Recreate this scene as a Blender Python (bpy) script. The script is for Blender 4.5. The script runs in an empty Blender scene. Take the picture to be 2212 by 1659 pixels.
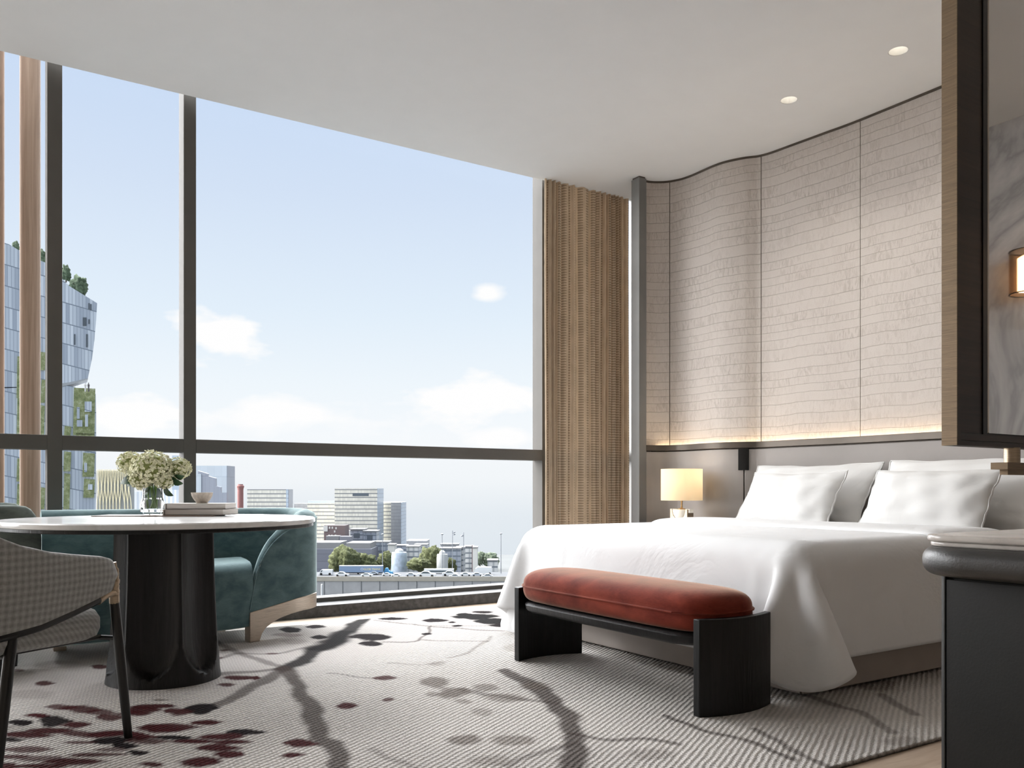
import bpy, bmesh, math, random
import numpy as np
from mathutils import Vector, Matrix

# ------------------------------------------------------------------ scene
sc = bpy.context.scene
COL = sc.collection
R = math.radians
PI = math.pi
random.seed(7)
sc.view_settings.view_transform = 'Standard'
sc.view_settings.look = 'None'
sc.view_settings.gamma = 1
sc.view_settings.exposure = 0.0
sc.view_settings.use_curve_mapping = False

# ------------------------------------------------------------------ camera
HEAD = R(57.284)                       # heading of the view, from the window-wall direction
CAMZ = 0.85
FWD = (math.cos(HEAD), math.sin(HEAD))
RGT = (math.sin(HEAD), -math.cos(HEAD))
cam = bpy.data.cameras.new('camera')
cam.lens = 30.0
cam.sensor_width = 36.0
cam.shift_y = 227.5 / 2212
cam.clip_end = 5000
cam.clip_start = 0.05
camo = bpy.data.objects.new('camera', cam)
COL.objects.link(camo)
camo.location = (0, 0, CAMZ)
camo.rotation_euler = (R(90), 0, HEAD - R(90))
sc.camera = camo

def far(px, depth, z=0.0):
    """a point of the city: photo column and distance along the view axis -> world"""
    u = (px - 1106) / 1843 * depth
    return Vector((FWD[0]*depth + RGT[0]*u, FWD[1]*depth + RGT[1]*u, z))
def hz(py, depth):
    return CAMZ + (1057 - py) * depth / 1843

# ------------------------------------------------------------------ mesh helpers
class MB:
    def __init__(s): s.v = []; s.f = []; s.uv = None
    def add(s, vs, fs):
        n = len(s.v); s.v += [tuple(p) for p in vs]; s.f += [tuple(i+n for i in f) for f in fs]; return s
    def box(s, x0, x1, y0, y1, z0, z1):
        return s.add([(x0,y0,z0),(x1,y0,z0),(x1,y1,z0),(x0,y1,z0),(x0,y0,z1),(x1,y0,z1),(x1,y1,z1),(x0,y1,z1)],
                     [(0,3,2,1),(4,5,6,7),(0,1,5,4),(1,2,6,5),(2,3,7,6),(3,0,4,7)])
    def prism(s, pts, a, b, axis='z'):
        """polygon extruded along an axis; pts are the two other coordinates in order"""
        def P(p, w):
            return (p[0],p[1],w) if axis=='z' else ((p[0],w,p[1]) if axis=='y' else (w,p[0],p[1]))
        n = len(pts)
        vs = [P(p,a) for p in pts] + [P(p,b) for p in pts]
        fs = [tuple(range(n))[::-1], tuple(range(n,2*n))] + [(i,(i+1)%n,(i+1)%n+n,i+n) for i in range(n)]
        return s.add(vs, fs)
    def loft(s, rings, cap=True, closed=True):
        n = len(rings[0]); vs = [p for r in rings for p in r]; fs = []
        for i in range(len(rings)-1):
            for j in range(n if closed else n-1):
                k = (j+1) % n
                fs.append((i*n+j, i*n+k, (i+1)*n+k, (i+1)*n+j))
        if cap:
            fs.append(tuple(range(n))[::-1]); m = (len(rings)-1)*n
            fs.append(tuple(range(m, m+n)))
        return s.add(vs, fs)
    def lathe(s, prof, n=32, c=(0,0,0), cap=True):
        return s.loft([[(c[0]+r*math.cos(2*PI*k/n), c[1]+r*math.sin(2*PI*k/n), c[2]+z) for k in range(n)] for r, z in prof], cap)
    def tube(s, pts, rad, n=10):
        pts = [Vector(p) for p in pts]; rings = []
        up = Vector((0.13,0.21,0.97)).normalized()
        for i, p in enumerate(pts):
            t = (pts[min(i+1,len(pts)-1)] - pts[max(i-1,0)]).normalized()
            if abs(t.dot(up)) > .95: a = t.cross(Vector((1,0.1,0)))
            else: a = t.cross(up)
            a.normalize(); b = t.cross(a)
            r = rad[i] if isinstance(rad,(list,tuple)) else rad
            rings.append([p + a*r*math.cos(2*PI*k/n) + b*r*math.sin(2*PI*k/n) for k in range(n)])
        return s.loft(rings)
    def grid(s, fn, nu, nv):
        vs = [fn(i/nu, j/nv) for i in range(nu+1) for j in range(nv+1)]
        fs = [(i*(nv+1)+j, (i+1)*(nv+1)+j, (i+1)*(nv+1)+j+1, i*(nv+1)+j+1) for i in range(nu) for j in range(nv)]
        return s.add(vs, fs)
    def rslab(s, x0, x1, y0, y1, z0, z1, r, er=.01, n=8, m=4):
        """slab with rounded plan corners (r: one radius or four, from x0y0 on anticlockwise) and rounded edges er"""
        rs = r if isinstance(r,(list,tuple)) else [r]*4
        def ring(off, z):
            o = []
            for (cx, cy, sx, sy, q), a0 in zip(((x0,y0,1,1,rs[0]),(x1,y0,-1,1,rs[1]),(x1,y1,-1,-1,rs[2]),(x0,y1,1,-1,rs[3])), (180,270,0,90)):
                q = max(q, er + .0005)
                for k in range(n+1):
                    a = R(a0 + 90*k/n)
                    o.append((cx+sx*q + (q-off)*math.cos(a), cy+sy*q + (q-off)*math.sin(a), z))
            return o
        rings = []
        for k in range(m+1):
            a = R(90*k/m); rings.append(ring(er*(1-math.sin(a)), z0 + er*(1-math.cos(a))))
        for k in range(m+1):
            a = R(90*k/m); rings.append(ring(er*(1-math.cos(a)), z1 - er*(1-math.sin(a))))
        return s.loft(rings)

def catmull(pts, n=8):
    P = [Vector(p) for p in pts]; out = []
    P = [P[0]*2-P[1]] + P + [P[-1]*2-P[-2]]
    for i in range(1, len(P)-2):
        for k in range(n):
            t = k/n; a,b,c,d = P[i-1],P[i],P[i+1],P[i+2]
            out.append(.5*((2*b)+(c-a)*t+(2*a-5*b+4*c-d)*t*t+(3*b-a-3*c+d)*t**3))
    out.append(P[-2]); return out
def resample(pts, n):
    L = [0]
    for a, b in zip(pts, pts[1:]): L.append(L[-1] + (b-a).length)
    out = []; j = 0
    for i in range(n+1):
        d = L[-1]*i/n
        while j < len(L)-2 and L[j+1] < d: j += 1
        t = (d-L[j])/max(1e-9, L[j+1]-L[j]); out.append(pts[j].lerp(pts[j+1], t))
    return out, L[-1]
def interp(x, tab):
    if x <= tab[0][0]: return tab[0][1]
    for (a,p),(b,q) in zip(tab, tab[1:]):
        if x <= b:
            t = (x-a)/(b-a); return p+(q-p)*t
    return tab[-1][1]

def obj(name, mb, mat, parent=None, smooth=30, bevel=0, seg=2, subsurf=0, local=False, origin=None):
    """links mb as one mesh object; vertices are world unless local; returned mesh sits at parent's or origin's place"""
    me = bpy.data.meshes.new(name)
    vs = mb.v
    base = None
    if parent is not None and not local:
        base = parent
        while base.parent is not None: base = base.parent
        if base.type == 'EMPTY' or base.location.length > 0 or base.rotation_euler.z:
            Mi = Matrix.LocRotScale(base.location, base.rotation_euler, None).inverted()
            vs = [tuple(Mi @ Vector(p)) for p in vs]
    elif parent is None and origin is not None and not local:
        vs = [(p[0]-origin[0], p[1]-origin[1], p[2]-origin[2]) for p in vs]
    me.from_pydata([tuple(p) for p in vs], [], mb.f)
    bm = bmesh.new(); bm.from_mesh(me); bmesh.ops.recalc_face_normals(bm, faces=bm.faces); bm.to_mesh(me); bm.free()
    if mb.uv is not None:
        lay = me.uv_layers.new(name='UVMap')
        for l in me.loops: lay.data[l.index].uv = mb.uv[l.vertex_index]
    if smooth:
        me.polygons.foreach_set('use_smooth', [True]*len(me.polygons))
        if smooth < 180: me.set_sharp_from_angle(angle=R(smooth))
    me.materials.append(mat)
    o = bpy.data.objects.new(name, me); COL.objects.link(o)
    if parent is not None: o.parent = parent
    elif origin is not None: o.location = origin
    if bevel:
        b = o.modifiers.new('bevel','BEVEL'); b.width = bevel; b.segments = seg; b.limit_method = 'ANGLE'; b.angle_limit = R(35); b.harden_normals = False
    if subsurf:
        m = o.modifiers.new('subsurf','SUBSURF'); m.levels = subsurf; m.render_levels = subsurf
    return o
def tag(o, label, cat, group=None, kind=None):
    o['label'] = label
    if cat: o['category'] = cat
    if group: o['group'] = group
    if kind: o['kind'] = kind
    return o
def thing(name, label, cat, loc=(0,0,0), rotz=0.0, group=None):
    o = bpy.data.objects.new(name, None); COL.objects.link(o)
    o.empty_display_size = .1; o.location = loc; o.rotation_euler = (0,0,rotz)
    return tag(o, label, cat, group)
def struct(name, mb, mat, **k):
    o = obj(name, mb, mat, **k)
    if o.parent is None: o['kind'] = 'structure'
    return o
def copy_tree(o, parent=None):
    c = o.copy(); COL.objects.link(c)
    c.parent = parent
    for ch in list(o.children): copy_tree(ch, c)
    return c

# ------------------------------------------------------------------ materials
def lin(c):
    return tuple((x/255/12.92 if x/255 <= .04045 else ((x/255+.055)/1.055)**2.4) for x in c) + (1,)
class NT:
    def __init__(s, name):
        s.m = bpy.data.materials.new(name); s.m.use_nodes = True; s.t = s.m.node_tree
        s.b = s.t.nodes['Principled BSDF']; s.out = s.t.nodes['Material Output']
        s.tc = None
    def n(s, typ, **k):
        nd = s.t.nodes.new(typ)
        for a, v in k.items():
            if a.startswith('i_'):
                key = a[2:]; nd.inputs[int(key) if key.isdigit() else key.replace('_',' ')].default_value = v
            else: setattr(nd, a, v)
        return nd
    def l(s, a, b): s.t.links.new(a, b)
    def co(s, kind='Object', scale=(1,1,1), rot=(0,0,0)):
        if s.tc is None: s.tc = s.n('ShaderNodeTexCoord')
        mp = s.n('ShaderNodeMapping'); mp.inputs['Scale'].default_value = scale; mp.inputs['Rotation'].default_value = rot
        s.l(s.tc.outputs[kind], mp.inputs[0]); return mp.outputs[0]
    def math(s, op, a, b=None, clamp=False):
        nd = s.n('ShaderNodeMath', operation=op, use_clamp=clamp)
        for i, x in enumerate((a, b)):
            if x is None: continue
            if isinstance(x,(int,float)): nd.inputs[i].default_value = x
            else: s.l(x, nd.inputs[i])
        return nd.outputs[0]
    def noise(s, vec, scale=5, detail=3, rough=.5, dist=0):
        nd = s.n('ShaderNodeTexNoise'); nd.inputs['Scale'].default_value = scale; nd.inputs['Detail'].default_value = detail
        nd.inputs['Roughness'].default_value = rough; nd.inputs['Distortion'].default_value = dist
        s.l(vec, nd.inputs['Vector']); return nd.outputs['Fac']
    def ramp(s, fac, stops):
        nd = s.n('ShaderNodeValToRGB'); e = nd.color_ramp.elements
        while len(e) < len(stops): e.new(.5)
        for i, (p, c) in enumerate(stops): e[i].position = p; e[i].color = c
        s.l(fac, nd.inputs[0]); return nd.outputs[0]
    def mix(s, fac, a, b, mode='MIX'):
        nd = s.n('ShaderNodeMix', data_type='RGBA', blend_type=mode)
        for i, x in ((0,fac),(6,a),(7,b)):
            if isinstance(x,(int,float,tuple)): nd.inputs[i].default_value = x
            else: s.l(x, nd.inputs[i])
        return nd.outputs[2]
    def bump(s, h, strength=.3, dist=.01):
        nd = s.n('ShaderNodeBump'); nd.inputs['Strength'].default_value = strength; nd.inputs['Distance'].default_value = dist
        s.l(h, nd.inputs['Height']); s.l(nd.outputs[0], s.b.inputs['Normal']); return nd
    def set(s, **k):
        for a, v in k.items(): s.b.inputs[a.replace('_',' ')].default_value = v
        return s

def plain(name, c, rough=.5, metal=0.0, var=.06, vscale=6, bump=0, bscale=60, bdist=.004, sheen=0, sheentint=None, coat=0, spec=.5, co='Object', stretch=(1,1,1)):
    t = NT(name); v = t.co(co, stretch)
    c = lin(c)
    f = t.noise(v, vscale, 4)
    a = tuple(x*(1-var) for x in c[:3])+(1,); b = tuple(min(1,x*(1+var)) for x in c[:3])+(1,)
    t.l(t.ramp(f, [(.3,a),(.7,b)]), t.b.inputs['Base Color'])
    t.set(Roughness=rough, Metallic=metal); t.b.inputs['Specular IOR Level'].default_value = spec
    if bump: t.bump(t.noise(v, bscale, 3), bump, bdist)
    if sheen:
        t.b.inputs['Sheen Weight'].default_value = sheen; t.b.inputs['Sheen Roughness'].default_value = .35
        t.b.inputs['Sheen Tint'].default_value = lin(sheentint or (255,255,255))
    if coat: t.b.inputs['Coat Weight'].default_value = coat; t.b.inputs['Coat Roughness'].default_value = .15
    return t.m
def wood(name, c1, c2, rough=.45, scale=(1,1,.06), ring=40, bump=.15, coat=0, metal=0, spec=.5):
    t = NT(name); v = t.co('Object', scale)
    n1 = t.noise(v, ring, 5, .6, .6); n2 = t.noise(v, ring*.18, 3, .5, 1.2)
    f = t.math('ADD', t.math('MULTIPLY', n1, .5), t.math('MULTIPLY', n2, .5))
    t.l(t.ramp(f, [(.36,lin(c1)),(.64,lin(c2))]), t.b.inputs['Base Color'])
    t.set(Roughness=rough, Metallic=metal); t.b.inputs['Specular IOR Level'].default_value = spec
    t.bump(n1, bump, .004)
    if coat: t.b.inputs['Coat Weight'].default_value = coat
    return t.m
def velvet(name, dark, light, sheen=.8, tint=(255,255,255), scale=9, sr=.3):
    t = NT(name); v = t.co('Object', (1,1,1.6))
    n1 = t.noise(v, scale, 4, .55, .4); n2 = t.noise(t.co('Object',(1,1,14)), 60, 2)
    f = t.math('ADD', t.math('MULTIPLY', n1, .75), t.math('MULTIPLY', n2, .25))
    t.l(t.ramp(f, [(.34,lin(dark)),(.68,lin(light))]), t.b.inputs['Base Color'])
    t.set(Roughness=.85); t.b.inputs['Specular IOR Level'].default_value = .15
    t.b.inputs['Sheen Weight'].default_value = sheen; t.b.inputs['Sheen Roughness'].default_value = sr; t.b.inputs['Sheen Tint'].default_value = lin(tint)
    t.bump(n2, .12, .003)
    return t.m
def marble(name, base, vein, scale=2.2, rough=.15):
    t = NT(name); v = t.co('Object', (1,1,1), (.3,.5,.4))
    d = t.noise(v, scale, 6, .6, 1.6)
    w = t.math('ABSOLUTE', t.math('SUBTRACT', d, .5))
    f = t.ramp(w, [(0.0,lin(vein)),(.035,lin(tuple((a+b)//2 for a,b in zip(base,vein)))),(.12,lin(base))])
    cloud = t.ramp(t.noise(v, scale*.6, 3), [(.3,lin(tuple(int(x*.9) for x in base))),(.6,lin(base))])
    t.l(t.mix(.5, f, cloud, 'MULTIPLY') if False else t.mix(.35, f, cloud), t.b.inputs['Base Color'])
    t.set(Roughness=rough); return t.m
def glow(name, c, strength):
    t = NT(name); t.b.inputs['Base Color'].default_value = lin(c)
    t.b.inputs['Emission Color'].default_value = lin(c); t.b.inputs['Emission Strength'].default_value = strength
    return t.m
def pane_glass(name, refl=.06, tint=(255,255,255)):
    t = NT(name); t.t.nodes.remove(t.b)
    tr = t.n('ShaderNodeBsdfTransparent'); tr.inputs[0].default_value = lin(tint)
    gl = t.n('ShaderNodeBsdfGlossy'); gl.inputs['Roughness'].default_value = .02
    mx = t.n('ShaderNodeMixShader')
    lw = t.n('ShaderNodeLayerWeight'); lw.inputs[0].default_value = .25
    t.l(t.math('MULTIPLY', lw.outputs['Fresnel'], refl), mx.inputs[0])
    t.l(tr.outputs[0], mx.inputs[1]); t.l(gl.outputs[0], mx.inputs[2]); t.l(mx.outputs[0], t.out.inputs[0])
    return t.m
def clear_glass(name, rough=0.0, ior=1.45, c=(255,255,255)):
    t = NT(name); t.set(Roughness=rough, IOR=ior); t.b.inputs['Base Color'].default_value = lin(c)
    t.b.inputs['Transmission Weight'].default_value = 1.0; return t.m
def facade(name, panel, line, floor_h, bay, lz=.16, lh=.10, var=.12, rough=.35, extra=None):
    """curtain-wall facade: rows of panels of bay x floor_h with thin lines between"""
    t = NT(name); v = t.co('Object'); sp = t.n('ShaderNodeSeparateXYZ'); t.l(v, sp.inputs[0])
    h = t.math('ADD', sp.outputs[0], sp.outputs[1])
    zf = t.math('DIVIDE', sp.outputs[2], floor_h); hf = t.math('DIVIDE', h, bay)
    lnz = t.math('LESS_THAN', t.math('FRACT', zf), lz); lnh = t.math('LESS_THAN', t.math('FRACT', hf), lh)
    cell = t.n('ShaderNodeCombineXYZ'); t.l(t.math('FLOOR', hf), cell.inputs[0]); t.l(t.math('FLOOR', zf), cell.inputs[1])
    wn = t.n('ShaderNodeTexWhiteNoise'); t.l(cell.outputs[0], wn.inputs['Vector'])
    p = lin(panel); a = tuple(x*(1-var) for x in p[:3])+(1,); b = tuple(min(1,x*(1+var)) for x in p[:3])+(1,)
    colr = t.ramp(wn.outputs['Value'], [(0,a),(1,b)])
    colr = t.mix(lnh, colr, tuple((x+y)/2 for x,y in zip(lin(line),p)))
    colr = t.mix(lnz, colr, lin(line))
    t.l(colr, t.b.inputs['Base Color']); t.set(Roughness=rough); return t.m

def wall_panel_mat():
    """woven relief: thin horizontal ribs at uneven spacing, each course with its own fine strokes"""
    t = NT('woven_relief'); uv = t.co('UV'); sp = t.n('ShaderNodeSeparateXYZ'); t.l(uv, sp.inputs[0])
    u, v = sp.outputs[0], sp.outputs[1]
    wob = t.math('MULTIPLY', t.math('SUBTRACT', t.noise(t.co('UV',(1,.15,1)), 3.2, 2), .5), .035)
    per = t.math('MULTIPLY', t.math('SINE', t.math('MULTIPLY', v, 2*PI/.40)), .014)
    vv = t.math('DIVIDE', t.math('ADD', t.math('ADD', v, wob), per), .066)
    fr = t.math('FRACT', vv); row = t.math('FLOOR', vv)
    e = t.math('MINIMUM', fr, t.math('SUBTRACT', 1.0, fr))
    groove = t.math('SUBTRACT', 1.0, t.math('DIVIDE', e, .05, clamp=True), clamp=True)
    cell = t.n('ShaderNodeCombineXYZ'); t.l(u, cell.inputs[0]); t.l(v, cell.inputs[1]); t.l(row, cell.inputs[2])
    st = t.n('ShaderNodeMapping'); st.inputs['Scale'].default_value = (60,14,3.7); t.l(cell.outputs[0], st.inputs[0])
    s1 = t.noise(st.outputs[0], 1, 3, .6, .9)
    st2 = t.n('ShaderNodeMapping'); st2.inputs['Scale'].default_value = (4.5,3,5.3); t.l(cell.outputs[0], st2.inputs[0])
    msk = t.math('MULTIPLY', t.math('SUBTRACT', t.noise(st2.outputs[0], 1, 2), .30), 2.6, clamp=True)
    strokes = t.math('MULTIPLY', t.ramp(s1, [(.46,(0,0,0,1)),(.62,(1,1,1,1))]), msk)
    fine = t.noise(t.co('UV',(1,1,1)), 260, 2)
    c = t.ramp(fine, [(.3,lin((182,173,165))),(.7,lin((196,188,181)))])
    c = t.mix(t.math('MULTIPLY', strokes, .55), c, lin((160,149,139)))
    c = t.mix(t.math('MULTIPLY', groove, .42), c, lin((140,130,120)))
    t.l(c, t.b.inputs['Base Color']); t.set(Roughness=.8); t.b.inputs['Specular IOR Level'].default_value = .25
    h = t.math('SUBTRACT', t.math('MULTIPLY', fine, .15), t.math('ADD', groove, t.math('MULTIPLY', strokes, .6)))
    t.bump(h, .55, .004)
    return t.m
def curtain_mat():
    t = NT('ribbed_curtain'); uv = t.co('UV'); sp = t.n('ShaderNodeSeparateXYZ'); t.l(uv, sp.inputs[0])
    u, v = sp.outputs[0], sp.outputs[1]
    wob = t.math('MULTIPLY', t.noise(t.co('UV',(8,6,1)), 1, 2), .006)
    rib = t.math('LESS_THAN', t.math('FRACT', t.math('DIVIDE', t.math('ADD', v, wob), .021)), .42)
    stripe = t.math('FRACT', t.math('DIVIDE', u, .085))
    band = t.math('GREATER_THAN', stripe, .42)
    edge = t.math('LESS_THAN', t.math('ABSOLUTE', t.math('SUBTRACT', stripe, .42)), .05)
    c = t.ramp(t.noise(uv, 9, 2), [(.3,lin((190,172,148))),(.7,lin((206,188,164)))])
    c = t.mix(t.math('MULTIPLY', t.math('MULTIPLY', rib, band), .75), c, lin((132,114,94)))
    c = t.mix(t.math('MULTIPLY', edge, .6), c, lin((224,206,180)))
    t.l(c, t.b.inputs['Base Color']); t.set(Roughness=.7); t.b.inputs['Sheen Weight'].default_value = .25
    t.bump(t.math('MULTIPLY', rib, band), .5, .004)
    tr = t.n('ShaderNodeBsdfTranslucent'); t.l(c, tr.inputs[0]); mx = t.n('ShaderNodeMixShader'); mx.inputs[0].default_value = .22
    t.l(t.b.outputs[0], mx.inputs[1]); t.l(tr.outputs[0], mx.inputs[2]); t.l(mx.outputs[0], t.out.inputs[0])
    return t.m
def rug_mat():
    t = NT('woven_rug'); at = t.n('ShaderNodeAttribute'); at.attribute_name = 'pattern'
    v = t.co('Object'); sp = t.n('ShaderNodeSeparateXYZ'); t.l(v, sp.inputs[0])
    a = R(31)
    w = t.math('ADD', t.math('MULTIPLY', sp.outputs[0], -math.sin(a)), t.math('MULTIPLY', sp.outputs[1], math.cos(a)))
    q = t.math('ADD', t.math('MULTIPLY', sp.outputs[0], math.cos(a)), t.math('MULTIPLY', sp.outputs[1], math.sin(a)))
    wob = t.math('MULTIPLY', t.noise(v, 14, 2), .012)
    rib = t.math('SINE', t.math('MULTIPLY', t.math('ADD', w, wob), 2*PI/.021))
    knot = t.math('SINE', t.math('MULTIPLY', t.math('ADD', q, t.math('MULTIPLY', rib, .004)), 2*PI/.018))
    h = t.math('ADD', t.math('MULTIPLY', rib, .5), t.math('ADD', t.math('MULTIPLY', knot, .28), t.math('MULTIPLY', t.noise(v, 240, 2), .9)))
    f = t.math('ADD', t.math('MULTIPLY', h, .42), .42, clamp=True)
    c = t.mix(t.math('SUBTRACT', 1.0, f), at.outputs['Color'], t.mix(.56, at.outputs['Color'], (0,0,0,1)))
    t.l(c, t.b.inputs['Base Color']); t.set(Roughness=.95); t.b.inputs['Specular IOR Level'].default_value = .08
    t.bump(h, .65, .008)
    return t.m
def check_mat(name, c1, c2, c3, per=.021):
    t = NT(name); v = t.co('UV'); sp = t.n('ShaderNodeSeparateXYZ'); t.l(v, sp.inputs[0])
    a = t.math('SINE', t.math('MULTIPLY', sp.outputs[0], 2*PI/per)); b = t.math('SINE', t.math('MULTIPLY', sp.outputs[1], 2*PI/per))
    f = t.math('ADD', t.math('MULTIPLY', t.math('ADD', a, b), .10), .5)
    n = t.noise(t.co('UV',(1,.08,1)), 700, 2); n2 = t.noise(t.co('UV',(.08,1,1)), 700, 2)
    f = t.math('ADD', f, t.math('MULTIPLY', t.math('SUBTRACT', t.math('ADD', n, n2), 1.0), .5))
    t.l(t.ramp(f, [(.2,lin(c1)),(.5,lin(c2)),(.85,lin(c3))]), t.b.inputs['Base Color'])
    t.set(Roughness=.9); t.b.inputs['Sheen Weight'].default_value = .2; t.bump(t.math('ADD', n, n2), .25, .002)
    return t.m
def brushed(name, c, metal=.75, rough=.38):
    t = NT(name); v = t.co('Object', (1.2,1.2,60))
    n = t.noise(v, 14, 4, .65)
    cc = lin(c); t.l(t.ramp(n, [(.3,tuple(x*.62 for x in cc[:3])+(1,)),(.7,tuple(min(1,x*1.25) for x in cc[:3])+(1,))]), t.b.inputs['Base Color'])
    t.set(Metallic=metal, Roughness=rough); t.bump(n, .12, .002); return t.m

def cotton(name, c, k):
    t = NT(name); t.b.inputs['Base Color'].default_value = lin(c); t.set(Roughness=.9); t.b.inputs['Specular IOR Level'].default_value = .2
    cr = t.noise(t.co('Object',(1,1,1),(.2,.1,.6)), 2.0, 5, .5, .9)          # soft creases
    cr = t.math('ABSOLUTE', t.math('SUBTRACT', cr, .5))
    cr = t.math('MULTIPLY', t.math('MINIMUM', cr, .09), 6)
    fine = t.noise(t.co('Object'), 480, 2)
    t.bump(t.math('ADD', cr, t.math('MULTIPLY', fine, .04)), k, .03); return t.m
M = {}
M['ceiling'] = plain('ceiling_paint', (224,225,226), .9, var=.01)
M['plaster'] = plain('wall_plaster', (196,188,178), .9, var=.02)
M['floor'] = wood('floor_oak', (172,150,128), (216,198,178), .45, scale=(.12,1,1), ring=26, bump=.08)
M['frame'] = plain('window_metal', (98,95,91), .7, .1, var=.04, bump=.06, bscale=300, spec=.2)
M['stone'] = plain('dark_stone', (62,61,60), .55, var=.55, vscale=34, bump=.25, bscale=140)
M['pane'] = pane_glass('window_glass')
M['relief'] = wall_panel_mat()
M['darktrim'] = plain('dark_bronze_trim', (86,78,70), .42, .55, var=.08)
M['leather'] = plain('taupe_leather', (146,139,134), .55, var=.04, bump=.18, bscale=170, bdist=.002)
M['column'] = plain('gunmetal', (118,117,115), .4, .35, var=.10, vscale=4, bump=.05, bscale=200)
M['curtain'] = curtain_mat()
M['blackwood'] = wood('black_ash', (12,12,12), (30,29,29), .42, scale=(1,1,.05), ring=70, bump=.5, spec=.3)
M['blackmetal'] = plain('black_lacquer', (20,19,18), .3, .2, var=.1)
M['bronze'] = brushed('champagne_bronze', (166,148,126), .8, .34)
M['rail'] = brushed('bronze_leg', (188,174,158), .7, .36)
M['marble'] = marble('white_marble', (238,237,235), (206,205,204), 1.2, .14)
M['greymarble'] = marble('grey_marble', (206,202,200), (132,132,134), .9, .25)
M['desk_marble'] = marble('warm_marble', (206,200,194), (172,164,158), 3.0, .2)
M['teal'] = velvet('teal_velvet', (66,88,92), (104,127,130), .9, (205,222,220), sr=.4)
M['greygreen'] = velvet('greygreen_velvet', (80,88,84), (116,124,118), .4, (210,220,214))
M['rust'] = velvet('rust_velvet', (92,32,23), (134,58,42), .62, (240,214,190), 7, sr=.3)
M['linen'] = cotton('white_cotton', (224,224,224), .14)
M['linen2'] = cotton('white_cotton_crisp', (212,211,209), .12)
M['base'] = plain('bed_leather', (160,150,142), .6, var=.05, bump=.15, bscale=220, bdist=.002)
M['check'] = check_mat('grey_check', (108,107,105), (138,137,134), (168,166,163))
M['blackleather'] = plain('black_leather', (46,44,42), .42, var=.1, bump=.2, bscale=260, bdist=.002)
M['deskbody'] = plain('desk_leather', (28,27,25), .6, var=.12, bump=.12, bscale=220, bdist=.002, spec=.15)
M['darkwalnut'] = wood('dark_walnut', (30,23,19), (56,43,34), .4, scale=(1,1,30), ring=3, bump=.1)
M['bronzewood'] = brushed('bronze_veneer', (128,108,84), .35, .45)
M['paper'] = plain('book_pages', (226,221,216), .9, var=.08, vscale=3, stretch=(.2,.2,160))
M['cover'] = plain('book_cover', (206,200,194), .7, var=.03)
M['coverd'] = plain('book_cover_dark', (70,62,56), .7, var=.03)
M['ceramic'] = plain('speckled_ceramic', (196,186,174), .7, var=.2, vscale=70, bump=.2, bscale=160)
M['tray'] = wood('tray_walnut', (84,64,52), (128,100,82), .4, scale=(.1,1,1), ring=30)
M['vase'] = clear_glass('vase_glass'); M['water'] = clear_glass('water', 0, 1.33)
M['petal'] = plain('hydrangea_petals', (216,214,182), .8, var=.30, vscale=110)
M['petalcore'] = plain('hydrangea_core', (136,142,86), .9, var=.3, vscale=60)  # darker core colour makes the gaps between petals look shaded
M['leaf'] = plain('leaf_green', (26,62,26), .45, var=.3, vscale=20)
M['stem'] = plain('stem_green', (88,132,48), .5, var=.2, vscale=20)
M['finwood'] = wood('timber_cladding', (158,134,116), (196,172,152), .8, scale=(1,1,.03), ring=60, bump=.1)
M['brass'] = plain('aged_brass', (160,130,90), .35, .85, var=.06)

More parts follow.
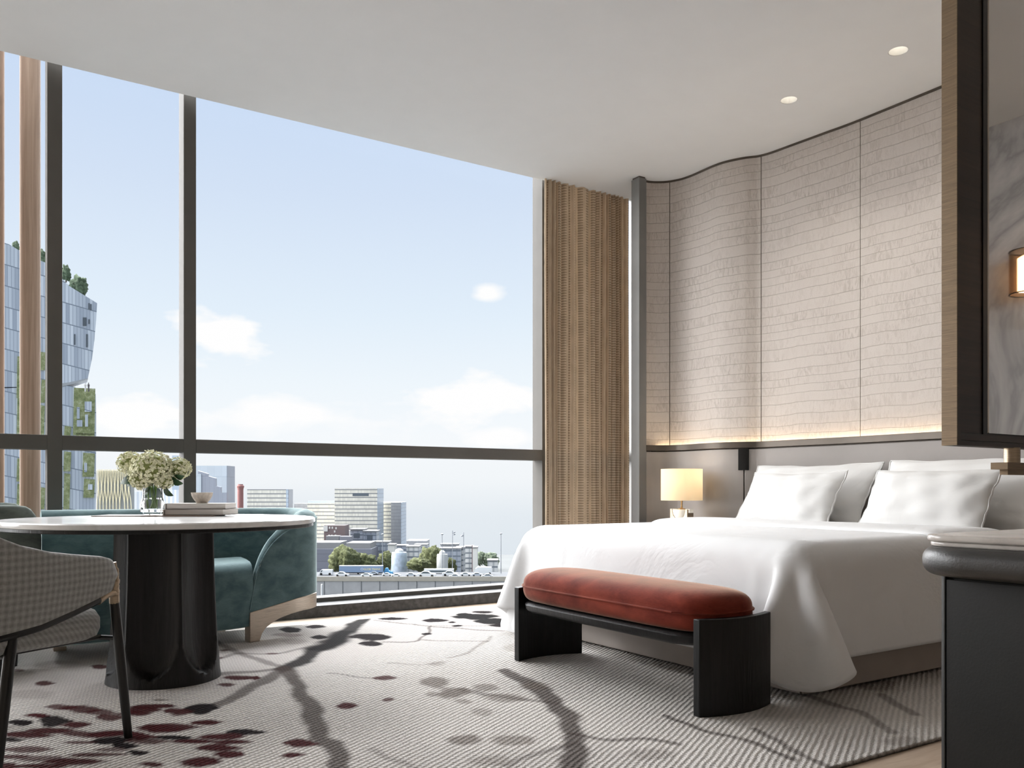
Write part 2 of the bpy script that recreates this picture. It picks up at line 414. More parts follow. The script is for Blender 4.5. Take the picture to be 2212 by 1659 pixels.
# ------------------------------------------------------------------ duvet: cloth dropped over the mattress
def drape():
    bm = bmesh.new()
    # a temporary block with the mattress's shape, flared a little where the filling pushes the quilt out
    lo = [(2.77,2.20),(5.3,2.20),(5.3,4.36),(2.74,4.36)]; hi = [(2.82,2.26),(5.3,2.26),(5.3,4.22),(2.82,4.22)]
    vs = [bm.verts.new((x,y,0.0)) for x,y in lo] + [bm.verts.new((x,y,.600)) for x,y in hi]
    for f in [(0,3,2,1),(4,5,6,7),(0,1,5,4),(1,2,6,5),(2,3,7,6),(3,0,4,7)]: bm.faces.new([vs[i] for i in f])
    bmesh.ops.bevel(bm, geom=bm.edges[:], offset=.07, segments=5, profile=.5, affect='EDGES')
    me = bpy.data.meshes.new('form'); bm.to_mesh(me); bm.free()
    form = bpy.data.objects.new('form', me); COL.objects.link(form)
    form.modifiers.new('c','COLLISION'); form.collision.thickness_outer = .012; form.collision.cloth_friction = 30
    of, near, farr = .46, .44, .56
    x0, x1, y0, y1 = 2.82-of, 4.60, 2.26-near, 4.22+farr
    N = .034; nx = int((x1-x0)/N); ny = int((y1-y0)/N); vs = []; fs = []
    for i in range(nx+1):
        for j in range(ny+1):
            x = x0+(x1-x0)*i/nx; y = y0+(y1-y0)*j/ny; Rr = .30
            for cy, s in ((y0+Rr,-1),(y1-Rr,1)):
                if x < x0+Rr and (y-cy)*s > 0:
                    a = (x0+Rr-x)/Rr; b = abs(y-cy)/Rr
                    k = max(a,b)/max(1e-6, math.hypot(a,b))
                    x = x0+Rr-a*Rr*k; y = cy+s*b*Rr*k
            vs.append((x, y, .66 + .012*math.sin(x*6)*math.sin(y*5+x*2)))
    for i in range(nx):
        for j in range(ny):
            a = i*(ny+1)+j; fs.append((a,a+ny+1,a+ny+2,a+1))
    m2 = bpy.data.meshes.new('quilt'); m2.from_pydata(vs, [], fs)
    d = bpy.data.objects.new('quilt', m2); COL.objects.link(d)
    m = d.modifiers.new('cl','CLOTH'); s = m.settings
    s.quality = 6; s.mass = .5; s.tension_stiffness = 20; s.compression_stiffness = 18; s.shear_stiffness = 8; s.bending_stiffness = 2.0; s.air_damping = 3
    m.collision_settings.distance_min = .012; m.collision_settings.use_self_collision = False
    sc.frame_start = 1; sc.frame_end = 60; m.point_cache.frame_start = 1; m.point_cache.frame_end = 60
    for f in range(1, 61): sc.frame_set(f)
    ev = d.evaluated_get(bpy.context.evaluated_depsgraph_get())
    out = [v.co.copy() for v in ev.data.vertices]
    bpy.data.objects.remove(d); bpy.data.objects.remove(form)
    sc.frame_set(1)
    return out, fs
DUVET = drape()

# ------------------------------------------------------------------ room shell
CEIL = 3.295
YW = 5.60                                    # front of the window metalwork
mb = MB().box(-3.0, 5.6, -3.0, 5.62, -.12, 0)
struct('floor', mb, M['floor'], smooth=0)

# the headboard wall: plan curve (x, y), from the window end to the right
WPTS = [(4.505,5.115),(4.579,5.103),(4.642,5.072),(4.692,5.028),(4.725,4.974),(4.750,4.91),(4.760,4.81),(4.758,4.71),(4.757,4.60),
        (4.766,4.513),(4.790,4.44),(4.830,4.362),(4.864,4.318),(4.893,4.28),(4.915,4.22),(4.926,4.15),(4.938,4.0),(4.960,3.75),(4.980,3.5),(4.983,2.95),(4.983,2.2),(4.983,.86)]
wall_curve = catmull([(x,y,0) for x,y in WPTS], 8)
def offs(curve, d):
    out = []
    for i, p in enumerate(curve):
        t = (curve[min(i+1,len(curve)-1)] - curve[max(i-1,0)]).normalized()
        out.append(p + Vector((t.y, -t.x, 0)) * d)       # towards the room
    return out
if offs(wall_curve, .1)[-3].x > wall_curve[-3].x:
    _o = offs
    def offs(curve, d): return _o(curve, -d)
def ribbon(curve, d0, d1, z0, z1, uv=False, u0=0.0):
    """solid strip that follows a plan curve, between two offsets and two heights"""
    a = offs(curve, d0); b = offs(curve, d1); m = MB(); n = len(curve); rings = []
    for i in range(n):
        rings.append([(a[i].x,a[i].y,z0),(b[i].x,b[i].y,z0),(b[i].x,b[i].y,z1),(a[i].x,a[i].y,z1)])
    m.loft(rings)
    if uv:
        L = u0; uvs = []
        for i in range(n):
            if i: L += (curve[i]-curve[i-1]).length
            uvs += [(L,z0),(L,z0),(L,z1),(L,z1)]
        m.uv = uvs
    return m
def cut(curve, ya, yb):
    """piece of the curve between two y values (the curve runs down in y)"""
    out = []
    for p, q in zip(curve, curve[1:]):
        for y in (ya, yb):
            pass
        if p.y <= ya and p.y >= yb: out.append(p.copy())
        for y in (ya, yb):
            if p.y > y > q.y:
                t = (p.y-y)/(p.y-q.y); out.append(p.lerp(q, t))
    if ya >= curve[-1].y >= yb: out.append(curve[-1].copy())
    out.sort(key=lambda p: -p.y)
    return out
backing = [p + Vector((.06,0,0)) for p in wall_curve]
mb = MB()
rings = [[(p.x+.03,p.y,0),(5.5,p.y,0),(5.5,p.y,CEIL),(p.x+.03,p.y,CEIL)] for p in wall_curve]
mb.loft(rings)
wr = struct('wall_right', mb, M['plaster'], smooth=40)
LEDGE = 1.197
seams = [5.116, 5.012, 4.262, 3.498, 2.75, 2.0, 1.3, .86]
u = 0
for a, b in zip(seams, seams[1:]):
    c = cut(wall_curve, a-.0025, b+.0025)
    if len(c) < 3: continue
    p = obj('relief_panel', ribbon(c, -.028, 0.0, LEDGE-.05, CEIL-.014, True, u), M['relief'], wr, smooth=40)
    u += .75
obj('seam_backing', ribbon(wall_curve, -.03, -.006, LEDGE-.05, CEIL-.014), M['darktrim'], wr, smooth=40)
struct('trim_1', ribbon(wall_curve, -.03, .006, CEIL-.015, CEIL-.0005), M['darktrim'], smooth=40)

# lower headboard panelling under the lit ledge
hb = thing('headboard', 'taupe leather headboard panelling with dark ledge along the curved wall', 'headboard', (4.85,3.6,0))
for a, b in ((5.114,4.357),(4.352,.87)):
    c = cut(wall_curve, a, b)
    obj('upholstered_panel', ribbon(c, .002, .052, .02, LEDGE-.052), M['leather'], hb, smooth=40, bevel=.012, seg=3)
obj('panel_backing', ribbon(cut(wall_curve, 5.10, .87), 0.001, .02, .01, LEDGE-.036), M['darktrim'], hb, smooth=40)
led = obj('ledge', ribbon(cut(wall_curve, 5.1165, .865), .045, .064, LEDGE-.045, LEDGE), M['darktrim'], hb, smooth=40, bevel=.003)
obj('ledge_shelf', ribbon(cut(wall_curve, 5.1165, .865), .001, .0445, LEDGE-.045, LEDGE-.034), M['darktrim'], hb, smooth=40)
obj('light_strip', ribbon(cut(wall_curve, 5.08, .88), .012, .030, LEDGE-.033, LEDGE-.027), glow('cove_glow', (255,228,190), 24), hb, smooth=40)
c = cut(wall_curve, 4.385, 4.332)
mb = ribbon(c, .045, .060, .990, LEDGE-.046)
obj('bracket', mb, M['blackmetal'], hb, smooth=40, bevel=.012, seg=3)

# column at the window end of the headboard wall
mb = MB().box(4.424,4.500,5.055,5.150,0,CEIL-.012)
col = struct('column', mb, M['column'], smooth=0, bevel=.004)
mb = MB().box(4.432,4.492,5.063,5.142,CEIL-.013,CEIL)
obj('column_cap', mb, M['darktrim'], col, smooth=0)
struct('trim_2', MB().box(4.87,5.5,5.12,5.56,0,CEIL), M['plaster'], smooth=0)

# ceiling with two recessed downlights cut in
DL = [(4.362,3.571),(4.388,2.842)]
ce = struct('ceiling', MB().box(-3.0,5.5,-3.0,5.545,CEIL,CEIL+.50), M['ceiling'], smooth=0)
for x, y in DL:
    cu = obj('cutter', MB().lathe([(.052,CEIL-.05),(.052,CEIL+.095)], 40, (x,y,0)), M['ceiling'], smooth=0)
    b = ce.modifiers.new('hole','BOOLEAN'); b.object = cu; b.operation = 'DIFFERENCE'; b.solver = 'EXACT'
dg = bpy.context.evaluated_depsgraph_get()
me = bpy.data.meshes.new_from_object(ce.evaluated_get(dg))
ce.modifiers.clear(); ce.data = me
for o in [o for o in bpy.data.objects if o.name.startswith('cutter')]: bpy.data.objects.remove(o)
M['reflector'] = plain('downlight_reflector', (232,230,226), .6, var=.01)
M['lens'] = glow('downlight_lens', (255,250,240), 2.2)
for k, (x, y) in enumerate(DL):
    t = thing('downlight', ['white recessed ceiling downlight nearer the window, above the bed', 'white recessed ceiling downlight nearer the bronze mirror frame'][k], 'downlight', (x,y,CEIL), 0, 'recessed ceiling downlights')
    obj('reflector', MB().loft([[(x+r*math.cos(2*PI*i/40), y+r*math.sin(2*PI*i/40), CEIL+z) for i in range(40)] for r, z in ((.0515,.001),(.0515,.08),(.047,.08),(.050,.001))], cap=False), M['reflector'], t)
    obj('lens', MB().lathe([(.046,.070),(.046,.078)], 32, (x,y,CEIL)), M['lens'], t)
    L = bpy.data.lights.new('downlight_beam','SPOT'); L.energy = 22; L.color = (1,.96,.90); L.spot_size = R(110); L.spot_blend = .8; L.shadow_soft_size = .04
    lo = bpy.data.objects.new('downlight_beam', L); COL.objects.link(lo); lo.location = (x,y,CEIL-.004)

# window wall: plinth, frame, mullions, transom, panes
struct('trim_3', MB().box(-3.0,5.0,5.45,5.98,0,.078), M['stone'], smooth=0, bevel=.004)
MX = [(-.370,-.294),(.405,.483),(1.157,1.232),(3.885,3.963)]
MULL_B = YW+.14
for k, (a, b) in enumerate([(.483,1.157),(1.232,3.885),(-.294,.405),(-2.9,-.370),(3.963,4.95)]):
    w = bpy.data.objects.new('window_%d' % (k+1), None); COL.objects.link(w); w['kind'] = 'structure'; w.location = (a, YW, .078)
    obj('sill_frame', MB().box(a,b,YW+.03,YW+.14,.078,.106), M['frame'], w, smooth=0, bevel=.003)
    obj('transom', MB().box(a,b,YW,YW+.12,1.081,1.165), M['frame'], w, smooth=0, bevel=.003)
    obj('head_frame', MB().box(a,b,YW-.055,YW+.14,CEIL+.40,CEIL+.50), M['frame'], w, smooth=0)
    obj('pane', MB().box(a-.02,b+.02,YW+.082,YW+.090,.100,1.090), M['pane'], w, smooth=0)
    obj('pane', MB().box(a-.02,b+.02,YW+.082,YW+.090,1.155,CEIL+.41), M['pane'], w, smooth=0)
for k, (a, b) in enumerate(MX):
    struct('trim_%d' % (k+4), MB().box(a,b,YW,MULL_B,.078,CEIL+.50), M['frame'], smooth=0, bevel=.003)
struct('wall_window', MB().box(4.95,5.6,5.56,5.74,0,CEIL+.50), M['plaster'], smooth=0)
# timber clad fins outside the glass
for k, (x, r) in enumerate([(.312,.056),(.135,.062)]):
    y = 5.95
    xc = x*y/YW + (.008 if k == 0 else 0)
    t = obj('timber_fin', MB().lathe([(r,-4),(r,4.6)], 40, (xc,y,0)), M['finwood'], origin=(xc,y,0))
    tag(t, ['rounded vertical timber fin standing outside the glass, right one next to the first mullion','rounded vertical timber fin outside the glass, cut by the left edge of the photo'][k], 'fin', 'timber fins outside the window')
# the rest of the shell, behind and beside the camera
struct('wall_left', MB().box(-3.12,-3.0,-3.0,5.62,0,CEIL), M['plaster'], smooth=0)
struct('wall_back', MB().box(-3.0,5.5,-3.12,-3.0,0,CEIL), M['plaster'], smooth=0)
struct('wall_bathroom', MB().box(4.98,5.1,-3.0,.85,0,CEIL), M['greymarble'], smooth=0)
struct('trim_9', MB().box(2.35,4.98,-3.0,.86,2.94,CEIL), M['ceiling'], smooth=0)

# curtain, gathered at the end of the window
def curtain():
    x0, x1, z0, z1 = 3.845, 4.705, .085, CEIL-.001
    m = MB(); n = 420; front = []; rnd = random.Random(3)
    ph = []; a = 0
    for i in range(n+1):
        a += 2*PI*(13.0/n)*(1+.45*math.sin(i*.021+1)+.25*math.sin(i*.057)); ph.append(a)
    uv = []; L = 0; prev = None
    for i in range(n+1):
        x = x0+(x1-x0)*i/n
        y = 5.515 - .019*math.sin(ph[i]) - .006*math.sin(ph[i]*2.3+.7)
        if prev: L += math.hypot(x-prev[0], y-prev[1])
        prev = (x,y); front.append((x,y,L))
    NZ = 6
    for sgn in (0, 1):
        for i in range(n+1):
            x, y, L = front[i]
            for j in range(NZ+1):
                z = z0+(z1-z0)*j/NZ
                m.v.append((x+.004*math.sin(z*1.7+i*.03), y+(.004 if sgn else 0), z)); uv.append((L,z))
    k = (n+1)*(NZ+1)
    for s in (0, 1):
        for i in range(n):
            for j in range(NZ):
                q = s*k+i*(NZ+1)+j; m.f.append((q,q+NZ+1,q+NZ+2,q+1))
    m.uv = uv
    o = obj('curtain', m, M['curtain'], smooth=60, origin=(4.33,5.56,.085))
    tag(o, 'tan ribbed floor-length curtain gathered at the right end of the window', 'curtain')
curtain()
t = obj('blind_track', MB().box(4.735,4.80,5.50,5.54,.08,CEIL-.002), M['column'], smooth=0, origin=(4.82,5.57,.08))
tag(t, 'grey metal strip between the tan curtain and the gunmetal column', 'strip')

# ------------------------------------------------------------------ rug
RUG_STROKES = [
 ([(2.201, 5.189), (2.088, 5.032), (1.854, 4.674), (1.669, 4.408), (1.569, 4.313), (1.404, 4.086), (1.263, 3.956)], 0.1, 'k', 0.95),
 ([(1.866, 4.704), (1.679, 4.434), (1.578, 4.338)], 0.16, 'k', 0.9),
 ([(1.263, 3.956), (1.106, 3.734), (0.952, 3.532), (0.825, 3.392)], 0.075, 'b', 0.75),
 ([(1.27, 3.977), (1.197, 3.571), (1.124, 3.2), (1.055, 2.9), (1.002, 2.646), (0.954, 2.406)], 0.075, 'b', 0.85),
 ([(1.27, 3.977), (1.15, 3.956), (1.024, 3.955), (0.902, 3.953)], 0.06, 'b', 0.6),
 ([(1.159, 5.083), (1.194, 4.433), (1.234, 4.128), (1.27, 3.977)], 0.05, 'b', 0.55),
 ([(1.05, 4.314), (1.188, 4.408), (1.346, 4.306), (1.517, 4.377)], 0.04, 'b', 0.45),
 ([(2.212, 5.065), (2.305, 4.849), (2.409, 4.675), (2.51, 4.507), (2.688, 4.292)], 0.025, 'b', 0.7),
 ([(1.929, 4.323), (2.102, 4.246), (2.208, 4.354), (2.409, 4.675)], 0.022, 'b', 0.7),
 ([(2.165, 4.257), (2.317, 4.108), (2.425, 4.039)], 0.025, 'b', 0.55),
 ([(2.024, 3.729), (2.353, 3.968), (2.523, 4.152)], 0.03, 'b', 0.4),
 ([(2.425, 4.707), (2.576, 4.568), (2.786, 4.475)], 0.02, 'b', 0.6),
 ([(1.378, 3.727), (1.428, 3.684), (1.476, 3.584), (1.578, 3.486)], 0.018, 'b', 0.6),
 ([(1.735, 3.807), (1.819, 3.675), (1.951, 3.641)], 0.03, 'b', 0.3),
 ([(2.095, 3.325), (2.047, 3.025), (1.946, 2.715), (1.84, 2.467), (1.693, 2.232), (1.528, 2.037)], 0.09, 'b', 0.85),
 ([(1.946, 2.715), (1.903, 2.812), (1.838, 2.917), (1.755, 3.112)], 0.05, 'b', 0.5),
 ([(1.76, 2.346), (1.822, 2.223), (1.919, 2.148), (1.966, 2.044)], 0.035, 'b', 0.65),
 ([(2.179, 2.362), (2.154, 2.126), (2.205, 1.964), (2.174, 1.752)], 0.035, 'b', 0.7),
 ([(2.325, 2.05), (2.267, 1.863), (2.223, 1.721), (2.196, 1.634)], 0.03, 'b', 0.6),
 ([(2.893, 2.285), (2.814, 1.993), (2.707, 1.771)], 0.05, 'b', 0.5),
 ([(3.148, 2.121), (3.038, 1.929), (2.988, 1.842)], 0.05, 'b', 0.5),
 ([(1.708, 2.252), (1.561, 2.229), (1.401, 2.196)], 0.04, 'b', 0.45),
 ([(1.099, 2.554), (1.122, 2.428), (1.143, 2.31)], 0.03, 'b', 0.3),
]
RUG_BLOBS = [
 (1.730, 3.291, 0.054, -0.035, -0.050, -0.095, 'g', 0.75),
 (1.703, 3.078, 0.067, -0.043, -0.050, -0.091, 'g', 0.8),
 (1.620, 3.103, 0.035, -0.022, -0.026, -0.049, 'g', 0.55),
 (1.858, 3.076, 0.056, -0.036, -0.039, -0.064, 'g', 0.6),
 (1.838, 2.899, 0.071, -0.045, -0.041, -0.064, 'g', 0.55),
 (1.635, 2.774, 0.041, -0.026, -0.031, -0.052, 'g', 0.4),
 (1.413, 2.473, 0.055, -0.035, -0.029, -0.050, 'g', 0.7),
 (1.542, 2.390, 0.068, -0.043, -0.034, -0.053, 'g', 0.6),
 (2.047, 3.025, 0.050, -0.032, -0.044, -0.064, 'g', 0.6),
 (1.899, 3.637, 0.047, -0.030, -0.025, -0.048, 'g', 0.35),
 (1.675, 2.932, 0.031, -0.020, -0.022, -0.038, 'g', 0.5),
 (1.376, 2.265, 0.060, -0.039, -0.028, -0.047, 'g', 0.4),
 (1.819, 2.035, 0.074, -0.047, -0.038, -0.043, 'g', 0.35),
 (3.297, 2.222, 0.083, -0.054, -0.109, -0.074, 'g', 0.5),
 (2.633, 1.689, 0.052, -0.033, -0.058, -0.037, 'g', 0.4),
 (1.648, 5.020, 0.049, -0.031, -0.027, -0.083, 'd', 1),
 (1.805, 5.042, 0.057, -0.037, -0.018, -0.051, 'd', 1),
 (1.697, 4.664, 0.042, -0.027, -0.021, -0.058, 'd', 1),
 (1.940, 4.508, 0.093, -0.060, -0.037, -0.085, 'd', 0.9),
 (1.848, 4.325, 0.051, -0.033, -0.022, -0.052, 'd', 0.95),
 (2.337, 5.055, 0.076, -0.049, -0.022, -0.047, 'd', 1),
 (2.524, 4.865, 0.060, -0.038, -0.027, -0.052, 'd', 1),
 (2.574, 4.742, 0.020, -0.013, -0.018, -0.033, 'd', 1),
 (2.251, 4.438, 0.029, -0.019, -0.019, -0.037, 'd', 1),
 (2.540, 4.591, 0.024, -0.015, -0.017, -0.031, 'd', 1),
 (2.841, 4.850, 0.123, -0.079, -0.052, -0.088, 'k', 1),
 (2.820, 4.629, 0.099, -0.064, -0.059, -0.098, 'k', 1),
 (2.804, 4.972, 0.052, -0.033, -0.031, -0.055, 'k', 1),
 (2.786, 4.475, 0.072, -0.046, -0.029, -0.046, 'd', 1),
 (2.974, 5.016, 0.053, -0.034, -0.028, -0.047, 'd', 1),
 (1.562, 4.824, 0.067, -0.043, -0.020, -0.061, 'r', 0.35),
 (1.543, 4.605, 0.064, -0.041, -0.028, -0.084, 'r', 0.2),
 (1.041, 3.864, 0.066, -0.042, -0.009, -0.033, 'r', 0.8),
 (0.956, 3.746, 0.033, -0.022, -0.011, -0.044, 'r', 0.75),
 (1.094, 3.819, 0.017, -0.011, -0.011, -0.038, 'r', 0.9),
 (1.578, 3.486, 0.048, -0.031, -0.017, -0.038, 'r', 0.75),
 (1.248, 3.146, 0.041, -0.026, -0.019, -0.047, 'r', 0.85),
 (1.422, 3.130, 0.026, -0.017, -0.013, -0.028, 'r', 0.7),
 (1.151, 4.536, 0.028, -0.018, -0.007, -0.029, 'r', 0.6),
 (1.327, 4.319, 0.028, -0.018, -0.007, -0.024, 'r', 0.6),
 (1.071, 4.355, 0.019, -0.012, -0.007, -0.030, 'r', 0.6),
 (0.763, 3.383, 0.059, -0.038, -0.014, -0.064, 'd', 0.95),
 (0.675, 3.406, 0.052, -0.033, -0.010, -0.050, 'r', 0.8),
 (0.744, 3.193, 0.056, -0.036, -0.007, -0.032, 'r', 0.9),
 (0.648, 3.190, 0.069, -0.044, -0.009, -0.044, 'r', 0.8),
 (0.813, 2.988, 0.062, -0.040, -0.009, -0.034, 'd', 0.95),
 (0.738, 2.970, 0.060, -0.038, -0.011, -0.045, 'r', 0.85),
 (0.744, 2.872, 0.051, -0.033, -0.009, -0.037, 'r', 0.9),
 (0.686, 2.820, 0.056, -0.036, -0.011, -0.045, 'r', 0.9),
 (0.693, 2.731, 0.039, -0.025, -0.008, -0.033, 'r', 0.9),
 (0.647, 2.965, 0.058, -0.038, -0.008, -0.038, 'r', 0.85),
 (0.604, 2.708, 0.065, -0.042, -0.008, -0.037, 'r', 0.85),
 (0.935, 2.743, 0.051, -0.033, -0.014, -0.040, 'r', 0.95),
 (0.864, 2.637, 0.025, -0.016, -0.008, -0.023, 'r', 0.95),
 (0.313, 3.713, 0.053, -0.034, -0.004, -0.048, 'r', 0.7),
 (0.370, 3.643, 0.060, -0.038, -0.005, -0.054, 'r', 0.75),
 (0.430, 3.548, 0.051, -0.033, -0.005, -0.044, 'r', 0.7),
 (0.220, 3.605, 0.040, -0.026, -0.002, -0.037, 'r', 0.85),
 (0.158, 3.534, 0.036, -0.023, -0.002, -0.042, 'd', 0.85),
 (0.266, 3.508, 0.049, -0.032, -0.005, -0.063, 'd', 0.8),
 (0.316, 3.410, 0.042, -0.027, -0.005, -0.054, 'r', 0.8),
 (0.442, 3.455, 0.050, -0.032, -0.007, -0.056, 'r', 0.75),
 (0.522, 3.465, 0.051, -0.033, -0.006, -0.043, 'r', 0.8),
 (0.623, 3.530, 0.075, -0.048, -0.007, -0.038, 'r', 0.8),
 (0.666, 3.624, 0.034, -0.022, -0.004, -0.020, 'g', 0.8),
 (0.561, 3.504, 0.059, -0.038, -0.007, -0.044, 'r', 0.8),
 (0.586, 3.188, 0.068, -0.044, -0.010, -0.056, 'r', 0.85),
 (0.611, 3.045, 0.050, -0.032, -0.005, -0.026, 'd', 0.9),
 (0.433, 3.212, 0.080, -0.052, -0.006, -0.043, 'r', 0.85),
 (0.427, 3.119, 0.059, -0.038, -0.006, -0.046, 'd', 0.9),
 (0.456, 3.026, 0.038, -0.025, -0.005, -0.033, 'd', 0.9),
 (0.467, 2.915, 0.025, -0.016, -0.005, -0.031, 'd', 0.95),
 (0.346, 3.268, 0.060, -0.039, -0.004, -0.037, 'r', 0.75),
 (0.255, 3.373, 0.075, -0.048, -0.002, -0.032, 'r', 0.8),
 (0.171, 3.367, 0.080, -0.051, -0.002, -0.038, 'r', 0.8),
 (0.122, 3.334, 0.033, -0.021, -0.001, -0.025, 'd', 0.8),
 (0.322, 3.174, 0.052, -0.033, -0.002, -0.023, 'r', 0.7),
 (0.174, 3.178, 0.076, -0.049, -0.002, -0.040, 'r', 0.7),
 (0.132, 3.107, 0.049, -0.032, -0.001, -0.032, 'r', 0.75),
 (0.215, 3.010, 0.073, -0.047, -0.003, -0.036, 'r', 0.65),
 (0.365, 2.958, 0.074, -0.047, -0.003, -0.026, 'r', 0.75),
 (0.284, 2.924, 0.072, -0.046, -0.004, -0.040, 'r', 0.8),
 (0.197, 2.928, 0.059, -0.038, -0.002, -0.029, 'r', 0.8),
 (0.469, 2.768, 0.029, -0.019, -0.004, -0.023, 'r', 0.8),
 (0.411, 2.997, 0.050, -0.032, -0.004, -0.027, 'r', 0.6),
 (0.104, 3.003, 0.047, -0.030, -0.001, -0.040, 'r', 0.8),
 (0.513, 3.114, 0.053, -0.034, -0.007, -0.041, 'r', 0.85),
 (0.530, 3.040, 0.058, -0.038, -0.007, -0.039, 'r', 0.7),
 (0.529, 4.441, 0.033, -0.021, -0.006, -0.046, 'r', 0.75),
 (0.291, 4.194, 0.040, -0.026, -0.003, -0.045, 'r', 0.75),
 (0.222, 4.552, 0.022, -0.014, -0.002, -0.035, 'r', 0.6),
 (0.388, 4.607, 0.112, -0.072, -0.009, -0.110, 'g', 0.3),
 (0.219, 4.003, 0.111, -0.072, -0.006, -0.109, 'g', 0.25),
 (0.615, 3.844, 0.065, -0.042, -0.011, -0.071, 'g', 0.3),
 (2.477, 3.792, 0.083, -0.053, -0.073, -0.111, 'g', 0.3),
]
def vnoise(x, y, s, seed):
    rng = np.random.RandomState(seed); g = rng.rand(128,128)
    fx = (x*s) % 127; fy = (y*s) % 127; ix = fx.astype(int); iy = fy.astype(int); tx = fx-ix; ty = fy-iy
    tx = tx*tx*(3-2*tx); ty = ty*ty*(3-2*ty)
    return (g[ix,iy]*(1-tx)+g[ix+1,iy]*tx)*(1-ty) + (g[ix,iy+1]*(1-tx)+g[ix+1,iy+1]*tx)*ty
def make_rug():
    x0, x1, y0, y1, h = -1.6, 4.46, 1.644, 5.155, .012
    st = .0125; nx = int((x1-x0)/st); ny = int((y1-y0)/st)
    X, Y = np.meshgrid(np.linspace(x0,x1,nx+1), np.linspace(y0,y1,ny+1), indexing='ij')
    n1 = vnoise(X+5, Y+5, 5, 1)*.6 + vnoise(X+5, Y+5, 13, 2)*.3 + vnoise(X+5, Y+5, 30, 3)*.1
    n2 = vnoise(X+9, Y+3, 16, 4)*.6 + vnoise(X+9, Y+3, 40, 5)*.4
    base = np.array(lin((222,216,210))[:3]); C = np.ones(X.shape+(3,))*base
    big = vnoise(X+7, Y+2, 2.2, 8); C *= (1 - .16*np.clip((big-.45)*2.2,0,1))[...,None]
    tones = {'k': (14,11,11), 'b': (72,61,56), 'g': (112,101,92), 'd': (18,2,4), 'r': (70,11,15)}
    px = X + (n1-.5)*.06; py = Y + (vnoise(X+3, Y+8, 6, 6)-.5)*.06
    def lay(mask, tone):
        nonlocal C
        C = C*(1-mask[...,None]) + np.array(lin(tones[tone])[:3])*mask[...,None]
    for pts, w, tone, s in RUG_STROKES:
        d = np.full(X.shape, 9.0)
        P = [(p.x,p.y) for p in catmull([(a,b,0) for a,b in pts], 5)]
        for (ax,ay),(bx,by) in zip(P, P[1:]):
            vx, vy = bx-ax, by-ay; l2 = vx*vx+vy*vy+1e-9
            tt = np.clip(((px-ax)*vx+(py-ay)*vy)/l2, 0, 1)
            d = np.minimum(d, np.hypot(px-ax-tt*vx, py-ay-tt*vy))
        q = d/(w*.52) + (n2-.5)*.4
        m = np.clip((1.25-q)/.75, 0, 1); m = m*m*(3-2*m)*s
        lay(m, tone)
    for cx, cy, ax, ay, bx, by, tone, s in RUG_BLOBS:
        det = ax*by-ay*bx
        dx, dy = px-cx, py-cy
        u = (dx*by-dy*bx)/det; v = (ax*dy-ay*dx)/det
        q = (np.hypot(u, v) if tone == 'g' else np.abs(v)*.8 + u*u*.75) + (n2-.5)*(.6 if tone != 'g' else .5)
        wd = .35 if tone in 'dk' else .55
        m = np.clip((1.15-q)/wd, 0, 1); m = m*m*(3-2*m)*(min(1, s*1.22) if tone in 'rdk' else s)
        lay(m, tone)
    Z = np.full(X.shape, h)
    verts = np.stack([X,Y,Z], -1).reshape(-1,3)
    I = np.arange(nx*ny); i = I//ny; j = I%ny; a = i*(ny+1)+j
    quads = np.stack([a, a+ny+1, a+ny+2, a+1], 1)
    # border ring down to the floor
    ring = [k*(ny+1) for k in range(nx+1)] + [nx*(ny+1)+k for k in range(1,ny+1)] + [k*(ny+1)+ny for k in range(nx-1,-1,-1)] + [k for k in range(ny-1,0,-1)]
    nb = len(verts); low = verts[ring].copy(); low[:,2] = .0005
    verts = np.concatenate([verts, low])
    side = [(ring[k], nb+k, nb+(k+1)%len(ring), ring[(k+1)%len(ring)]) for k in range(len(ring))]
    quads = np.concatenate([quads, np.array(side)])
    me = bpy.data.meshes.new('rug')
    me.vertices.add(len(verts)); me.vertices.foreach_set('co', verts.astype(np.float32).ravel())
    me.loops.add(len(quads)*4); me.loops.foreach_set('vertex_index', quads.astype(np.int32).ravel())
    me.polygons.add(len(quads)); me.polygons.foreach_set('loop_start', (np.arange(len(quads))*4).astype(np.int32))
    me.update(calc_edges=True)
    at = me.color_attributes.new('pattern','FLOAT_COLOR','POINT')
    full = np.ones((len(verts),4), np.float32)
    full[:nb,:3] = C.reshape(-1,3); full[nb:,:3] = np.array(lin((60,54,50))[:3])
    at.data.foreach_set('color', full.ravel())
    me.materials.append(rug_mat())
    o = bpy.data.objects.new('rug', me); COL.objects.link(o)
    tag(o, 'large cream woven rug with dark branches and wine-red petals under bed and table', 'rug')
make_rug()

# ------------------------------------------------------------------ bed
RUGZ = .012
bed = thing('bed', 'king bed with taupe leather base under the white duvet', 'bed', (3.85,3.25,RUGZ))
bb = obj('bed_base', MB().box(2.836,4.90,2.249,4.23,RUGZ+.012,.33), M['base'], bed, smooth=0, bevel=.006)
for x, y in ((2.95,2.36),(2.95,4.12),(4.40,2.36),(4.40,4.12)):
    obj('foot', MB().box(x-.04,x+.04,y-.04,y+.04,RUGZ,RUGZ+.012), M['blackmetal'], bed, smooth=0)
obj('mattress', MB().rslab(2.87,4.90,2.28,4.20,.331,.592,.09,.05), M['linen'], bed)
mbx = MB().tube([(2.834,2.262,.33),(2.834,2.262,RUGZ+.012)], .004, 8)
obj('piping', mbx, M['darktrim'], bb)
vs, fs = DUVET
mb = MB(); mb.v = [tuple(v) for v in vs]; mb.f = fs
du = obj('duvet', mb, M['linen'], smooth=180, subsurf=1, origin=(3.6,3.25,.6))
s = du.modifiers.new('thick','SOLIDIFY'); s.thickness = .016; s.offset = 1
tag(du, 'white cotton duvet spread over the king bed', 'duvet')
